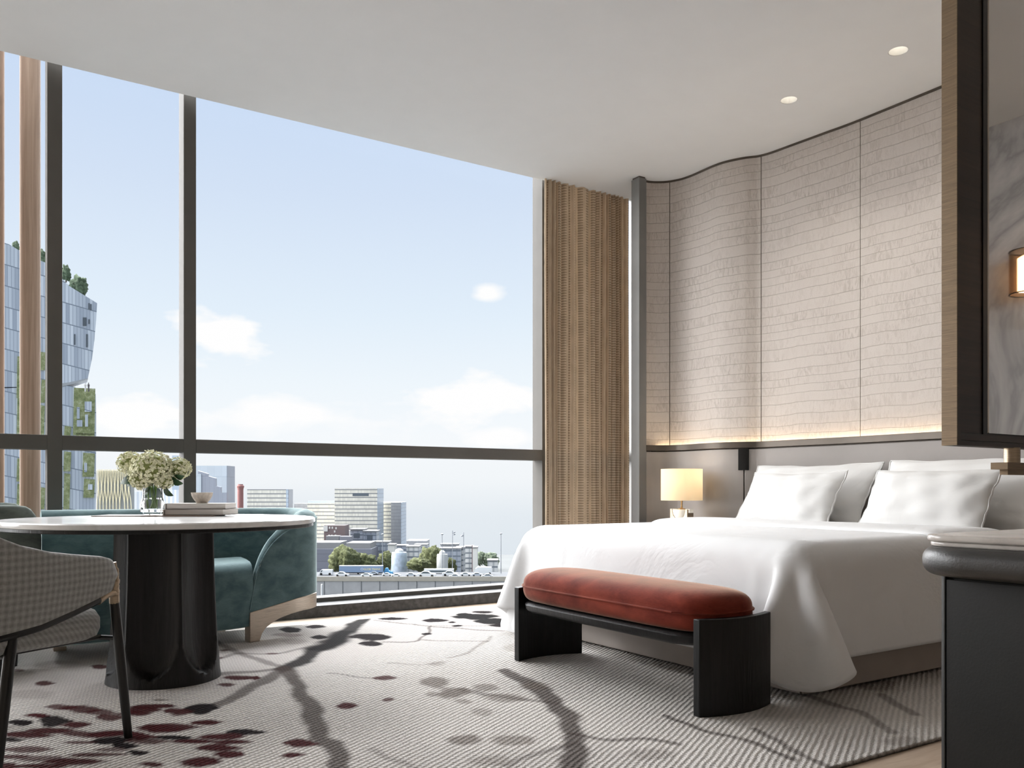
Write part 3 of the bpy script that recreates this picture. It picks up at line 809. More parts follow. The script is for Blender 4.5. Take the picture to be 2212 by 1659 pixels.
# edge piping of the duvet
# turned back fold across the top
def fold_band():
    m = MB(); ny = 60
    def prof(y):
        t = (y-2.20)/(4.28-2.20)
        sag = 0.0
        for e in (t, 1-t):
            if e < .06: sag += ((.06-e)/.06)**2*.05
        z = .622 - sag
        wig = .012*math.sin(y*5.0)+.006*math.sin(y*13)
        x0 = 3.80 + wig; pts = []
        prof2 = [(0.0,.003),(-.012,.018),(0.004,.034),(.05,.040),(.25,.044),(.50,.040),(.62,.030),(.70,.004),(.5,.002),(.2,.001)]
        return [(x0+a, y, z+b) for a, b in prof2]
    m.loft([prof(2.20+(4.28-2.20)*k/ny) for k in range(ny+1)])
    o = obj('turned_back_fold', m, M['linen'], du, smooth=60, subsurf=1)
fold_band()

# pillows
def pillow(name, w, h, T, yc, xb, zb, xt, zt, label, group, seed, yaw=0.0):
    rnd = random.Random(seed); n = 40
    ph = [rnd.uniform(0,6.28) for _ in range(10)]
    def P(u, v, side):
        # outline with pulled-in sides and soft corners
        x = w/2*u*(1-.05*(1-v*v)); y = h/2*v*(1-.07*(1-u*u))
        e = max(0.0,(1-abs(u)**2.6))*max(0.0,(1-abs(v)**2.6))
        t = T/2*e**.62
        wr = .006*math.sin(9*u+3*v+ph[0])*math.sin(5*v-2*u+ph[1]) + .004*math.sin(17*u+ph[2]+6*v)*(abs(u)**2) + .004*math.sin(21*v+ph[3]+3*u)*(abs(v)**2)
        edge = (abs(u)**8)*.0022*(math.sin(17*v+ph[4])+math.sin(7.3*v+ph[6])*1.5) + (abs(v)**8)*.002*(math.sin(13*u+ph[5])+1.6*math.sin(5.1*u+ph[7]))
        t = max(.003, t + wr*min(1,e*4))
        return (x + edge, y + edge, side*t)
    o3 = Vector((0,0,0)); up = Vector((xt-xb,0,zt-zb)).normalized(); ax = Vector((0,1,0)); nm = Vector((up.z,0,-up.x))*-1
    rot = Matrix.Rotation(yaw, 3, 'Z')
    up = rot @ up; ax = rot @ ax; nm = rot @ nm
    cen = Vector(((xb+xt)/2, yc, (zb+zt)/2))
    def W(p): return cen + ax*p[0] + up*p[1] + nm*p[2]
    m = MB()
    m.grid(lambda a, b: W(P(-1+2*a, -1+2*b, 1)), n, n)
    m.grid(lambda a, b: W(P(-1+2*a, -1+2*b, -1)), n, n)
    # stitch the rim
    k = (n+1)*(n+1)
    rim = [i*(n+1) for i in range(n+1)] + [n*(n+1)+j for j in range(1,n+1)] + [i*(n+1)+n for i in range(n-1,-1,-1)] + [j for j in range(n-1,0,-1)]
    for a, b in zip(rim, rim[1:]+rim[:1]): m.f.append((a,b,b+k,a+k))
    o = obj(name, m, M['linen2'], smooth=180, origin=tuple(cen), subsurf=1)
    tag(o, label, 'pillow', group)
    pts = [W((p[0]*1.004, p[1]*1.004, 0)) for p in [P(-1+2*i/n,-1,1) for i in range(n)] + [P(1,-1+2*i/n,1) for i in range(n)] + [P(1-2*i/n,1,1) for i in range(n)] + [P(-1,1-2*i/n,1) for i in range(n)]]
    pts.append(pts[0])
    obj('piping', MB().tube(pts, .005, 6), M['linen2'], o, smooth=60)
    return o
G = 'white bed pillows'
pillow('pillow', 1.00,.50,.17, 3.72, 4.55,.60, 4.82,1.015, 'large white pillow at the back on the lamp side of the bed', G, 1)
pillow('pillow', 1.02,.50,.17, 2.66, 4.55,.60, 4.82,1.03, 'large white pillow at the back on the mirror side of the bed', G, 2)
pillow('pillow', .72,.42,.18, 3.62, 4.31,.60, 4.52,.955, 'smaller white pillow in front on the lamp side of the bed', G, 3)
pillow('pillow', .72,.42,.18, 2.70, 4.31,.60, 4.52,.955, 'smaller white pillow in front on the mirror side of the bed', G, 4)

# ------------------------------------------------------------------ nightstand and lamp
ns = thing('nightstand', 'nightstand hidden behind the bed, carrying the lit table lamp', 'nightstand', (4.48,4.62,RUGZ))
obj('cabinet', MB().rslab(4.26,4.69,4.40,4.86,.05+RUGZ,.58,.05,.006), M['blackwood'], ns)
obj('top', MB().rslab(4.25,4.695,4.39,4.87,.58,.60,.05,.006), M['marble'], ns)
for x in (4.30,4.64):
    for y in (4.45,4.81): obj('foot', MB().lathe([(.015,RUGZ),(.018,.062)], 12, (x,y,0)), M['blackmetal'], ns)
lx, ly = 4.47, 4.635
lamp = thing('table_lamp', 'lit table lamp with cream drum shade and white bowl base beside the bed', 'lamp', (lx,ly,.60))
def drum(r, z0, z1):
    n = 48; rr = []
    for rad, z in ((r,z0),(r,z1),(r-.003,z1),(r-.003,z0)): rr.append([(lx+rad*math.cos(2*PI*k/n), ly+rad*math.sin(2*PI*k/n), z) for k in range(n)])
    rr.append(rr[0]); return MB().loft(rr, cap=False)
def shade_mat():
    t = NT('lampshade_linen'); t.t.nodes.remove(t.b)
    d = t.n('ShaderNodeBsdfDiffuse'); d.inputs[0].default_value = lin((236,224,200))
    tr = t.n('ShaderNodeBsdfTranslucent'); tr.inputs[0].default_value = lin((255,244,224))
    mx = t.n('ShaderNodeMixShader'); mx.inputs[0].default_value = .55
    t.l(d.outputs[0], mx.inputs[1]); t.l(tr.outputs[0], mx.inputs[2]); t.l(mx.outputs[0], t.out.inputs[0]); return t.m
obj('lamp_shade', drum(.152, .768, 1.0), shade_mat(), lamp)
obj('stem', MB().lathe([(.028,.702),(.028,.707),(.012,.710),(.0065,.716),(.0065,.80),(.0065,.86)], 20, (lx,ly,0)), M['brass'], lamp)
obj('light_bulb', MB().lathe([(.012,.85),(.018,.865),(.026,.89),(.024,.915),(.012,.932),(.002,.936)], 20, (lx,ly,0)), glow('bulb_glow', (255,232,196), 6), lamp)
obj('bowl', MB().lathe([(.003,.626),(.03,.630),(.05,.645),(.062,.668),(.067,.70),(.060,.702)], 32, (lx,ly,0)), plain('alabaster', (250,244,232), .4, var=.03, vscale=14), lamp)
for s in (-1, 1):
    # side plates that cup the bowl, standing along the wall
    pts = [(s*.098,.602),(s*.098,.703),(s*.074,.703)] + [(s*(.074*math.cos(a)), .703-.080*math.sin(a)) for a in (R(15),R(35),R(55),R(75))] + [(s*.004,.620),(s*.004,.602)]
    obj('side_plate', MB().prism([(ly+p[0]*.92, p[1]) for p in pts], lx-.032, lx+.032, 'x'), M['bronze'], lamp, smooth=0, bevel=.002)
    obj('clip', MB().prism([(ly+s*.090,.678),(ly+s*.101,.678),(ly+s*.101,.7045),(ly+s*.062,.7045),(ly+s*.062,.6995),(ly+s*.092,.6995)], lx-.02, lx+.02, 'x'), plain('white_enamel', (244,240,232), .3), lamp, smooth=0)
obj('foot_plate', MB().box(lx-.04,lx+.04,ly-.09,ly+.09,.60,.604), M['bronze'], lamp, smooth=0)
L = bpy.data.lights.new('lamp_bulb','POINT'); L.energy = 1.3; L.color = (1,.90,.74); L.shadow_soft_size = .03
lo = bpy.data.objects.new('lamp_bulb', L); COL.objects.link(lo); lo.location = (lx,ly,.955)

# ------------------------------------------------------------------ bench
bench = thing('bench', 'long bench with rust velvet cushion on black wooden legs at bed foot', 'bench', (2.45,2.89,RUGZ))
BX0, BX1, BY0, BY1 = 2.235, 2.665, 2.235, 3.545
def stadium(off, z, n=14, bul=.15):
    """plan of the seat: straight long sides, bowed ends"""
    o = []; x0, x1, y0, y1 = BX0+off, BX1-off, BY0+off, BY1-off
    cx = (x0+x1)/2; hw = (x1-x0)/2; rr = .13
    for k in range(n+1):                 # near end (y0), from x0 to x1
        a = -1+2*k/n; o.append((cx+hw*a, y0+bul*abs(a)**3.2*.9, z))
    for k in range(n+1):
        a = 1-2*k/n; o.append((cx+hw*a, y1-bul*abs(a)**3.2*.9, z))
    return o
def cushion():
    m = MB(); rings = []
    for off, z in ((.055,.306),(.032,.311),(.014,.324),(.006,.342),(.001,.365),(.004,.383),(.0,.387),(.004,.392),(.003,.410),(.012,.430),(.030,.446),(.060,.458),(.11,.465),(.17,.468)):
        rings.append(stadium(off+.012, z))
    m.loft(rings); return m
cus = obj('cushion', cushion(), M['rust'], bench, smooth=60, subsurf=1)
pp = [Vector(p) for p in stadium(.0115,.386)]; pp.append(pp[0])
obj('piping', MB().tube(pp, .0035, 6), M['rust'], cus, smooth=60)
m = MB(); m.loft([stadium(o,z) for o, z in ((.080,.256),(.045,.260),(.026,.274),(.022,.296),(.03,.3055))])
obj('seat_rail', m, M['blackwood'], bench, smooth=50)
def bowed_leg(near):
    m = MB(); n = 20; out = []; inn = []
    for k in range(n+1):
        a = -1+2*k/n; x = 2.463 + .193*a
        d = .045*(1-a*a)
        y = (2.262-d) if near else (3.512+d)
        out.append((x,y)); inn.append((x, y+(.032 if near else -.040)))
    m.prism(out + inn[::-1], RUGZ, .371); return m
for near in (True, False):
    obj('leg', bowed_leg(near), M['blackwood'], bench, smooth=40, bevel=.003)

# ------------------------------------------------------------------ round dining table
TX, TY = .750, 4.030
table = thing('dining_table', 'round white marble dining table on a fluted black wooden pedestal', 'table', (TX,TY,RUGZ))
obj('tabletop', MB().lathe([(.56,.697),(.646,.697),(.653,.700),(.655,.706),(.654,.717),(.648,.7215),(.02,.722)], 96, (TX,TY,0)), M['marble'], table)
obj('apron_ring', MB().lathe([(.50,.682),(.642,.682),(.646,.685),(.646,.697),(.50,.697)], 96, (TX,TY,0)), M['blackwood'], table)
def pedestal():
    m = MB(); nt, nz = 180, 60; rings = []
    a0 = math.atan2(-TY,-TX) + R(17)
    for j in range(nz+1):
        z = RUGZ + (.684-RUGZ)*j/nz
        r0 = .210 + .028*(1-z/.684)**1.6 + .004*max(0,1-z/.05)
        row = []
        for i in range(nt):
            th = 2*PI*i/nt; ph = ((th-a0) % (PI/3))/(PI/3)*2-1        # -1..1 across one scoop
            zc, hc = .22, .165
            w = 0.0
            if z > zc: w = .93
            elif z > zc-hc: w = .93*math.sqrt(max(0,1-((zc-z)/hc)**2))
            g = 0.0
            if w > 0 and abs(ph) < w: g = (1-(ph/w)**2)**.65*(w/.93)**.5
            r = r0 - .060*g
            row.append((TX+r*math.cos(th), TY+r*math.sin(th), z))
        rings.append(row)
    m.loft(rings); return m
obj('pedestal', pedestal(), M['blackwood'], table, smooth=50)

def rotslab(cx, cy, w, d, z0, z1, ang, r=.004, er=.002):
    m = MB().rslab(-w/2,w/2,-d/2,d/2,z0,z1,r,er)
    c, s = math.cos(ang), math.sin(ang)
    m.v = [(cx+x*c-y*s, cy+x*s+y*c, z) for x,y,z in m.v]; return m
VA = HEAD-PI/2                     # across the view
def tp(px, t):
    p = far(px, t); return p.x, p.y
cx, cy = tp(345, 4.10)
o = obj('serving_board', rotslab(cx,cy,.575,.19,.7221,.7261,VA+.02,.01,.0015), M['tray'], origin=(cx,cy,.7221))
tag(o, 'thin walnut serving board lying on the marble tabletop', 'board')
bx, by = tp(436, 4.16)
def book(z0, z1, w, d, ang, label, dark):
    b = thing('book', label, 'book', (bx,by,z0), 0, 'books stacked on the dining table')
    obj('page_block', rotslab(bx+.002,by+.002,w-.008,d-.010,z0+.0025,z1-.0025,ang,.003,.0008), M['paper'], b)
    for za, zb, mm in ((z0,z0+.0025,M['coverd']),(z1-.0025,z1,M['cover'])): obj('cover_board', rotslab(bx,by,w,d,za,zb,ang,.002,.0005), mm, b)
    m = MB().box(-w/2-.001,-w/2+.003,-d/2,d/2,z0,z1); c, s = math.cos(ang), math.sin(ang)
    m.v = [(bx+x*c-y*s, by+x*s+y*c, z) for x,y,z in m.v]
    obj('spine', m, M['cover'], b, smooth=0)
book(.7262,.7545,.292,.205,VA-.05,'thick pale book at the bottom of the stack on the table', True)
book(.7546,.7825,.284,.200,VA+.06,'pale book on top of the stack, under the ceramic bowl', False)
ox, oy = tp(436.5, 4.16)
o = obj('bowl', MB().lathe([(.002,0),(.026,0),(.028,.005),(.040,.020),(.048,.036),(.0515,.0515),(.0495,.052),(.046,.037),(.038,.022),(.02,.010),(.002,.008)], 40, (ox,oy,.7826)), M['ceramic'], origin=(ox,oy,.7826))
tag(o, 'small speckled beige ceramic bowl standing on the stacked books', 'bowl')

# vase with hydrangeas
vx, vy = tp(330, 4.20)
VZ = .7262
vase = thing('vase', 'clear glass vase of hydrangeas on the dining table', 'vase', (vx,vy,VZ))
obj('glass_body', MB().lathe([(.044,0),(.046,.002),(.046,.012),(.057,.014),(.058,.020),(.056,.055),(.048,.085),(.046,.145),(.0445,.147),(.043,.145),(.043,.085),(.042,.055),(.040,.026),(.002,.024)], 48, (vx,vy,VZ)), M['vase'], vase, smooth=40)
obj('water', MB().lathe([(.002,.0245),(.0395,.0265),(.0415,.055),(.0416,.075),(.002,.075)], 40, (vx,vy,VZ)), M['water'], vase)
def hydrangea(hx, hz_, hd, rad, label, seed, leaves=()):
    """one stem: bloom at photo-plane offset hx, height hz_, depth offset hd"""
    rnd = random.Random(seed)
    rx, ry = RGT; fx, fy = FWD
    c = Vector((vx+rx*hx+fx*hd, vy+ry*hx+fy*hd, hz_))
    root = thing('hydrangea', label, 'flower', (vx,vy,VZ+.03), 0, 'hydrangea stems in the glass vase')
    m = MB()
    N = int(290*(rad/.07)**2)
    for k in range(N):
        ph = math.acos(1-2*(k+.5)/N); th = PI*(1+5**.5)*k
        ph += rnd.uniform(-.13,.13); th += rnd.uniform(-.3,.3)
        d = Vector((math.sin(ph)*math.cos(th), math.sin(ph)*math.sin(th), math.cos(ph)))
        p = c + Vector((d.x*rad, d.y*rad, d.z*rad*.86))*(1+rnd.uniform(-.09,.06))
        d = (d + Vector((rnd.uniform(-.4,.4),rnd.uniform(-.4,.4),rnd.uniform(-.4,.4)))).normalized()
        a = d.orthogonal().normalized(); a = Matrix.Rotation(rnd.uniform(0,6.28),3,d) @ a; b = d.cross(a)
        s = rnd.uniform(.0075,.0105)
        for q in range(4):
            e = a*math.cos(q*PI/2)+b*math.sin(q*PI/2); f = a*math.cos(q*PI/2+PI/2)+b*math.sin(q*PI/2+PI/2)
            m.add([p, p+e*s*.55-f*s*.5+d*s*.25, p+e*s*1.15+d*s*rnd.uniform(.1,.6), p+e*s*.55+f*s*.5+d*s*.25], [(0,1,2,3)])
    fh = obj('flower_head', m, M['petal'], root, smooth=0)
    obj('bloom_core', MB().lathe([(rad*.02,-rad*.72),(rad*.6,-rad*.52),(rad*.86,0),(rad*.6,rad*.54),(rad*.02,rad*.72)], 16, tuple(c)), M['petalcore'], fh)
    foot = Vector((vx+rnd.uniform(-.02,.02), vy+rnd.uniform(-.02,.02), VZ+.03))
    neck = Vector((vx+(c.x-vx)*.25, vy+(c.y-vy)*.25, VZ+.15))
    st_ = obj('stem', MB().tube(catmull([foot, foot.lerp(neck,.5), neck, c-Vector((0,0,rad*.6))], 6), .0042, 8), M['stem'], root, smooth=60)
    for (lx_, lz_, ang, size) in leaves:
        base = Vector((vx+rx*lx_, vy+ry*lx_, lz_)) - Vector((fx,fy,0))*.03
        lm = MB(); nl = 10; rr = []
        ud = Vector((rx*math.cos(ang), ry*math.cos(ang), math.sin(ang))); wd = Vector((-rx*math.sin(ang), -ry*math.sin(ang), math.cos(ang)))*.75 - Vector((fx,fy,0))*.5
        nd = ud.cross(wd).normalized()
        for i in range(nl+1):
            t_ = i/nl; w = size*.38*(math.sin(PI*min(1,t_*.96+.03))**.75)*(1-.25*t_)*(1+.10*(i%2)); p = base+ud*size*t_ + nd*(.018*math.sin(t_*2.6))
            rr.append([p-wd*w, p-nd*.004*math.sin(PI*t_), p+wd*w, p+nd*.0015])
        lm.loft(rr); obj('leaf', lm, M['leaf'], st_, smooth=60)
zc = lambda py, t=4.2: hz(py, t)
hydrangea(.012, zc(1012), -.035, .095, 'largest pale green hydrangea bloom, in the middle of the vase', 1, [(.065,zc(1050),R(-38),.07)])
hydrangea(-.118, zc(1000), .02, .062, 'small pale green hydrangea bloom at the left of the bouquet', 2, [(-.06,zc(1034),R(200),.085),(-.05,zc(1030),R(225),.075)])
hydrangea(.118, zc(1012), .02, .060, 'small pale green hydrangea bloom at the right of the bouquet', 3, [(.12,zc(1028),R(5),.05),(.10,zc(1032),R(-20),.07)])
hydrangea(-.072, zc(1045), .05, .034, 'tiny hydrangea bloom low behind the left of the bouquet', 4)
hydrangea(.070, zc(1036), -.03, .050, 'pale green hydrangea bloom low on the right of the bouquet', 5)
hydrangea(-.030, zc(1034), -.07, .052, 'pale green hydrangea bloom low in front above the vase rim', 6, [(.0,zc(1054),R(-100),.05)])

# ------------------------------------------------------------------ sofa
sofa = thing('sofa', 'curved teal velvet sofa with pale bronze leg behind the round table', 'sofa', (1.1,5.0,RUGZ))
SP = [(1.315,4.700),(1.45,4.732),(1.60,4.775),(1.715,4.840),(1.785,4.95),(1.805,5.08),(1.785,5.21),(1.70,5.315),(1.55,5.375),(1.35,5.392),(.9,5.395),(.355,5.395)]
sofa_path, sofa_len = resample(catmull([(x,y,0) for x,y in SP], 8), 160)
ZT = [(0,.20),(.02,.315),(.045,.41),(.075,.48),(.11,.535),(.15,.580),(.20,.622),(.27,.664),(.34,.695),(.42,.716),(.52,.727),(.7,.731),(3,.732)]
ZB = [(0,.177),(.14,.200),(.30,.228),(.45,.240),(.6,.236),(.8,.15),(1.2,.10),(3,.10)]
def sofa_shell():
    m = MB(); n = len(sofa_path); rings = []; TH = .135
    ins = offs(sofa_path, 1.0)
    for i, p in enumerate(sofa_path):
        s = sofa_len*i/(n-1); t = (sofa_path[min(i+1,n-1)]-sofa_path[max(i-1,0)]).normalized()
        nn = Vector((-t.y, t.x, 0))                      # inwards: left of travel
        zt, zb = interp(s,ZT), interp(s,ZB)
        th = TH*min(1, .24+s*1.7)
        k = min(.05, th*.4, (zt-zb)*.45)
        row = [(0,zb),(0,zb+(zt-zb)*.5),(0,zt-k),(k*.3,zt-k*.35),(k,zt),(th*.5,zt+.004),(th-k,zt),(th-k*.3,zt-k*.35),(th,zt-k),(th,zb+(zt-zb)*.5),(th,zb),(th*.5,zb)]
        rings.append([(p.x+nn.x*d, p.y+nn.y*d, z) for d, z in row])
    m.loft(rings); return m
sb = obj('backrest', sofa_shell(), M['teal'], sofa, smooth=60)
# piping round the arm's outer edge
pp = []
for i, p in enumerate(sofa_path):
    s = sofa_len*i/160; t = (sofa_path[min(i+1,160)]-sofa_path[max(i-1,0)]).normalized(); nn = Vector((-t.y,t.x,0))
    pp.append((p.x-nn.x*.001, p.y-nn.y*.001, interp(s,ZT)-min(.05,.055*(.24+s*1.7))+.004))
obj('piping', MB().tube(pp[:150], .004, 6), M['teal'], sb, smooth=60)
def sofa_rail():
    m = MB(); rings = []; n = len(sofa_path)
    for i, p in enumerate(sofa_path):
        s = sofa_len*i/(n-1)
        if s > .52: break
        t = (sofa_path[min(i+1,n-1)]-sofa_path[max(i-1,0)]).normalized(); nn = Vector((-t.y,t.x,0))
        z1 = interp(s,ZB)-.001
        z0 = interp(s, [(0,RUGZ),(.058,RUGZ+.001),(.064,.035),(.078,.062),(.10,.085),(.14,.108),(.19,.127),(.26,.143),(.35,.152),(.6,.156)])
        rings.append([(p.x+nn.x*d, p.y+nn.y*d, z) for d, z in ((-.004,z0),(-.004,z1),(.055,z1),(.055,z0))])
    m.loft(rings); return m
obj('leg_rail', sofa_rail(), M['rail'], sofa, smooth=40, bevel=.003)
def sofa_seat():
    m = MB()
    front = catmull([(1.335,4.715,0),(1.20,4.675,0),(.95,4.64,0),(.65,4.62,0),(.36,4.62,0)], 8)
    prof = [(.0,.125),(-.008,.19),(-.014,.27),(-.012,.35),(.005,.405),(.035,.434),(.08,.446),(.2,.452),(.38,.452),(.55,.44)]
    rings = []
    for p in front:
        k = (p.x-.36)/.975
        row = [(p.x + d*.10, min(p.y+d, 5.28), (z if z > .13 else .10-.035*math.sin(PI*min(1,k))*0 + .0)) for d, z in prof]
        row += [(p.x+.05, min(p.y+.55,5.27), .10), (p.x, p.y+.12, .075)]
        rings.append(row)
    m.loft(rings); return m
obj('seat', sofa_seat(), M['teal'], sofa, smooth=60)
for x, y in ((.42,5.02),(.42,5.30),(1.30,5.30)):
    obj('foot', MB().box(x-.03,x+.03,y-.03,y+.03,RUGZ if y<5.155 else 0,.105), M['rail'], sofa, smooth=0)

# barrel armchair at the left, mostly out of the photo
ac = thing('armchair', 'grey-green velvet tub armchair at left edge between sofa and round table', 'armchair', (-.08,4.93,RUGZ))
AP = [(.285,4.615),(.16,4.600),(-.05,4.605),(-.26,4.66),(-.40,4.79),(-.445,4.94),(-.40,5.09),(-.26,5.21),(-.05,5.265),(.16,5.27),(.285,5.255)]
ap, al = resample(catmull([(x,y,0) for x,y in AP], 8), 90)
m = MB(); rings = []
for i, p in enumerate(ap):
    s = al*i/90; e = min(s, al-s); t = (ap[min(i+1,90)]-ap[max(i-1,0)]).normalized(); nn = Vector((t.y,-t.x,0)); th = .12
    zt = interp(e, [(0,.66),(.012,.715),(.03,.752),(.06,.772),(.1,.778),(2,.778)]); k = .03
    row = [(0,.12),(-.006,.45),(0,zt-k),(k*.3,zt-k*.3),(k,zt),(th-k,zt),(th-k*.3,zt-k*.3),(th,zt-k),(th,.45),(th,.12)]
    rings.append([(p.x+nn.x*-d if False else p.x-nn.x*d, p.y-nn.y*d, z) for d, z in row])
m.loft(rings)
obj('backrest', m, M['greygreen'], ac, smooth=60)
obj('seat', MB().rslab(-.30,.26,4.74,5.13,.12,.44,.08,.04), M['greygreen'], ac)
for x, y in ((.2,4.68),(.2,5.20),(-.28,4.76),(-.28,5.10)):
    obj('leg', MB().lathe([(.014,RUGZ if y<5.155 else 0),(.02,.125)], 14, (x,y,0)), M['blackmetal'], ac)

# ------------------------------------------------------------------ dining chair, lower left
ch = thing('dining_chair', 'grey checked dining chair with black legs at the lower left corner', 'chair', (.2,3.37,RUGZ))
CP = [(.448,3.108),(.38,3.100),(.25,3.100),(.10,3.105),(-.04,3.14),(-.13,3.23),(-.16,3.37),(-.13,3.51),(-.04,3.60),(.10,3.635),(.25,3.640),(.38,3.640),(.448,3.632)]
cp, cl = resample(catmull([(x,y,0) for x,y in CP], 8), 120)
CZT = [(0,.585),(.012,.608),(.03,.622),(.06,.630),(.08,.633),(.19,.647),(.29,.662),(.39,.687),(.47,.72),(.6,.765),(.9,.785)]
CZB = [(0,.545),(.01,.522),(.025,.511),(.06,.503),(.08,.498),(.19,.472),(.32,.446),(.47,.430),(.6,.421),(.9,.415)]
def chair_shell():
    m = MB(); rings = []; uv = []
    for i, p in enumerate(cp):
        s = cl*i/120; e = min(s, cl-s); t = (cp[min(i+1,120)]-cp[max(i-1,0)]).normalized(); nn = Vector((t.y,-t.x,0)); th = .042
        zt, zb = interp(e,CZT), interp(e,CZB); k = .012
        lean = .035*max(0,(zt-.6))/.19
        row = [(.006,zb),(-.004,(zt+zb)/2),(.001,zt-k),(.005,zt-.003),(th*.5,zt),(th-.005,zt-.003),(th,zt-k),(th+.004,(zt+zb)/2),(th-.004,zb)]
        rings.append([(p.x+nn.x*(d-lean*(z-zb)/(zt-zb)), p.y+nn.y*(d-lean*(z-zb)/(zt-zb)), z) for d, z in row])
        uv += [(s, z) for d, z in row]
    m.loft(rings); m.uv = uv; return m
sh = chair_shell()
cvx = sum(p[1] for p in sh.v)/len(sh.v)
obj('backrest', sh, M['check'], ch, smooth=60)
pts = [(p.x, p.y, interp(min(cl*i/120, cl-cl*i/120),CZT)+.0005) for i, p in enumerate(cp)]
rail = []
for i, p in enumerate(cp):
    s = cl*i/120; e = min(s, cl-s)
    if e < .075: continue
    t = (cp[min(i+1,120)]-cp[max(i-1,0)]).normalized(); nn = Vector((t.y,-t.x,0))
    rail.append((p.x+nn.x*.016, p.y+nn.y*.016, interp(e,CZB)-.009))
obj('shell_rail', MB().tube(rail, .0125, 10), M['blackmetal'], ch, smooth=60)
for yy, s in ((3.108,1),(3.632,-1)):
    # bronze elbow that joins arm, rail and front leg
    w = yy + s*.014
    obj('elbow', MB().tube(catmull([(.452,w,.606),(.459,w,.570),(.455,w,.535),(.456,w+s*.004,.500),(.459,w+s*.006,.468)], 6), [.006]*4+[.010]*6+[.014]*6+[.0165]*5+[.0165]*4, 12), M['bronze'], ch, smooth=60)
    obj('elbow', MB().tube(catmull([(.375,w,.483),(.41,w,.499),(.440,w,.505),(.455,w,.497)], 6), [.0125]*19, 12), M['bronze'], ch, smooth=60)
    obj('leg', MB().tube([(.459,w+s*.006,.472),(.470,w-s*.012,.25),(.482,w-s*.030,RUGZ)], [.0162,.0165,.0135], 16), M['blackmetal'], ch, smooth=60)
    obj('leg', MB().tube([(.058,w+s*.020,.428),(.018,w+s*.010,.22),(-.024,w-s*.004,RUGZ)], [.0165,.0165,.0135], 16), M['blackmetal'], ch, smooth=60)
def chair_seat():
    m = MB(); rings = []; uv = []
    n = 48
    for off, z in ((.03,.0),(.008,.012),(.0,.035),(.0,.07),(.012,.095),(.04,.110),(.10,.118),(.18,.120)):
        row = []
        for k in range(n):
            a = 2*PI*k/n; c, s = math.cos(a), math.sin(a)
            ex = math.copysign(abs(c)**.32,c); ey = math.copysign(abs(s)**.36,s)
            x = .178+(.286-off)*ex; y = 3.365+(.228-off)*ey
            row.append((x, y, .362+z-.010*(x-.175)/.275)); uv.append((x+z, y+z))
        rings.append(row)
    m.loft(rings); m.uv = uv; return m
obj('seat', chair_seat(), M['check'], ch, smooth=60)
for y in (3.19,3.55):
    obj('stretcher', MB().tube([(.462,y,.352),(.05,y,.366)], .009, 10), M['blackmetal'], ch, smooth=60)
for x, z, ya, yb in ((.465,.350,3.13,3.61),(.05,.364,3.15,3.59)):
    obj('stretcher', MB().tube([(x,ya,z),(x,yb,z)], .009, 10), M['blackmetal'], ch, smooth=60)

F_ = Vector((.482,3.092,0)); a_ = R(42)
ch.location = F_ + Matrix.Rotation(a_,3,'Z') @ (Vector(ch.location)-F_); ch.rotation_euler.z = a_
ch.location.x -= .015; ch.location.y += .031

# ------------------------------------------------------------------ desk in the right foreground
desk = thing('desk', 'black leather desk with rounded corner and marble inlay in the right foreground', 'desk', (1.7,.2,0))
DX, DY = 1.452, .925
obj('desk_body', MB().rslab(DX,1.99,-1.0,DY-.035,0,.697,[.02,.02,.06,.075],.004,10), M['deskbody'], desk, smooth=40)
m = MB().rslab(DX-.0035,DX+.01,-.99,DY-.078,.03,.692,.001,.0008,2,2)
obj('front_panel', m, M['deskbody'], desk, smooth=30)
obj('corner_strip', MB().box(DX-.0042,DX+.01,DY-.0765,DY-.0745,.0,.697), M['blackmetal'], desk, smooth=0)
obj('desktop', MB().rslab(DX-.035,2.02,-1.02,DY,.697,.748,[.04,.04,.10,.12],.022,12,6), M['blackleather'], desk, smooth=50)
obj('marble_inlay', MB().rslab(DX+.008,1.98,-.98,DY-.020,.748,.757,[.03,.03,.07,.052],.003,12), M['desk_marble'], desk, smooth=50)
obj('marble_top', MB().rslab(DX+.003,1.985,-.985,DY-.015,.757,.7685,[.03,.03,.07,.055],.004,12), M['desk_marble'], desk, smooth=50)

# ------------------------------------------------------------------ tall mirror in a bronze frame
FX0, FX1, FY0, FY1, FZ0 = 2.000, 2.90, 1.143, 1.181, .956
mir = thing('mirror', 'tall framed mirror with bronze side hung from ceiling at the right edge', 'mirror', (2.45,1.16,FZ0))
obj('frame_side', MB().box(FX0,FX0+.003,FY0,FY1,FZ0,CEIL-.001), M['bronzewood'], mir, smooth=0)
obj('frame_stile', MB().box(FX0+.003,FX0+.018,FY0,FY1,FZ0,CEIL-.001), M['darkwalnut'], mir, smooth=0)
obj('frame_stile', MB().box(FX1-.02,FX1,FY0,FY1,FZ0,CEIL-.001), M['darkwalnut'], mir, smooth=0)
obj('frame_back', MB().box(FX0+.018,FX1-.02,FY0+.022,FY1,FZ0,CEIL-.001), M['darkwalnut'], mir, smooth=0)
obj('bottom_rail', MB().box(FX0+.018,FX1-.02,FY0,FY0+.022,FZ0,FZ0+.012), M['darkwalnut'], mir, smooth=0)
obj('bottom_rail', MB().box(FX0+.018,FX1-.02,FY0+.001,FY0+.022,FZ0+.013,FZ0+.030), M['darkwalnut'], mir, smooth=0)
obj('inner_panel', MB().box(FX0+.024,FX0+.118,FY0+.004,FY0+.022,FZ0+.031,CEIL-.001), M['darkwalnut'], mir, smooth=0)
obj('inner_panel', MB().box(FX0+.118,FX0+.138,FY0+.001,FY0+.022,FZ0+.030,CEIL-.001), M['blackmetal'], mir, smooth=0)
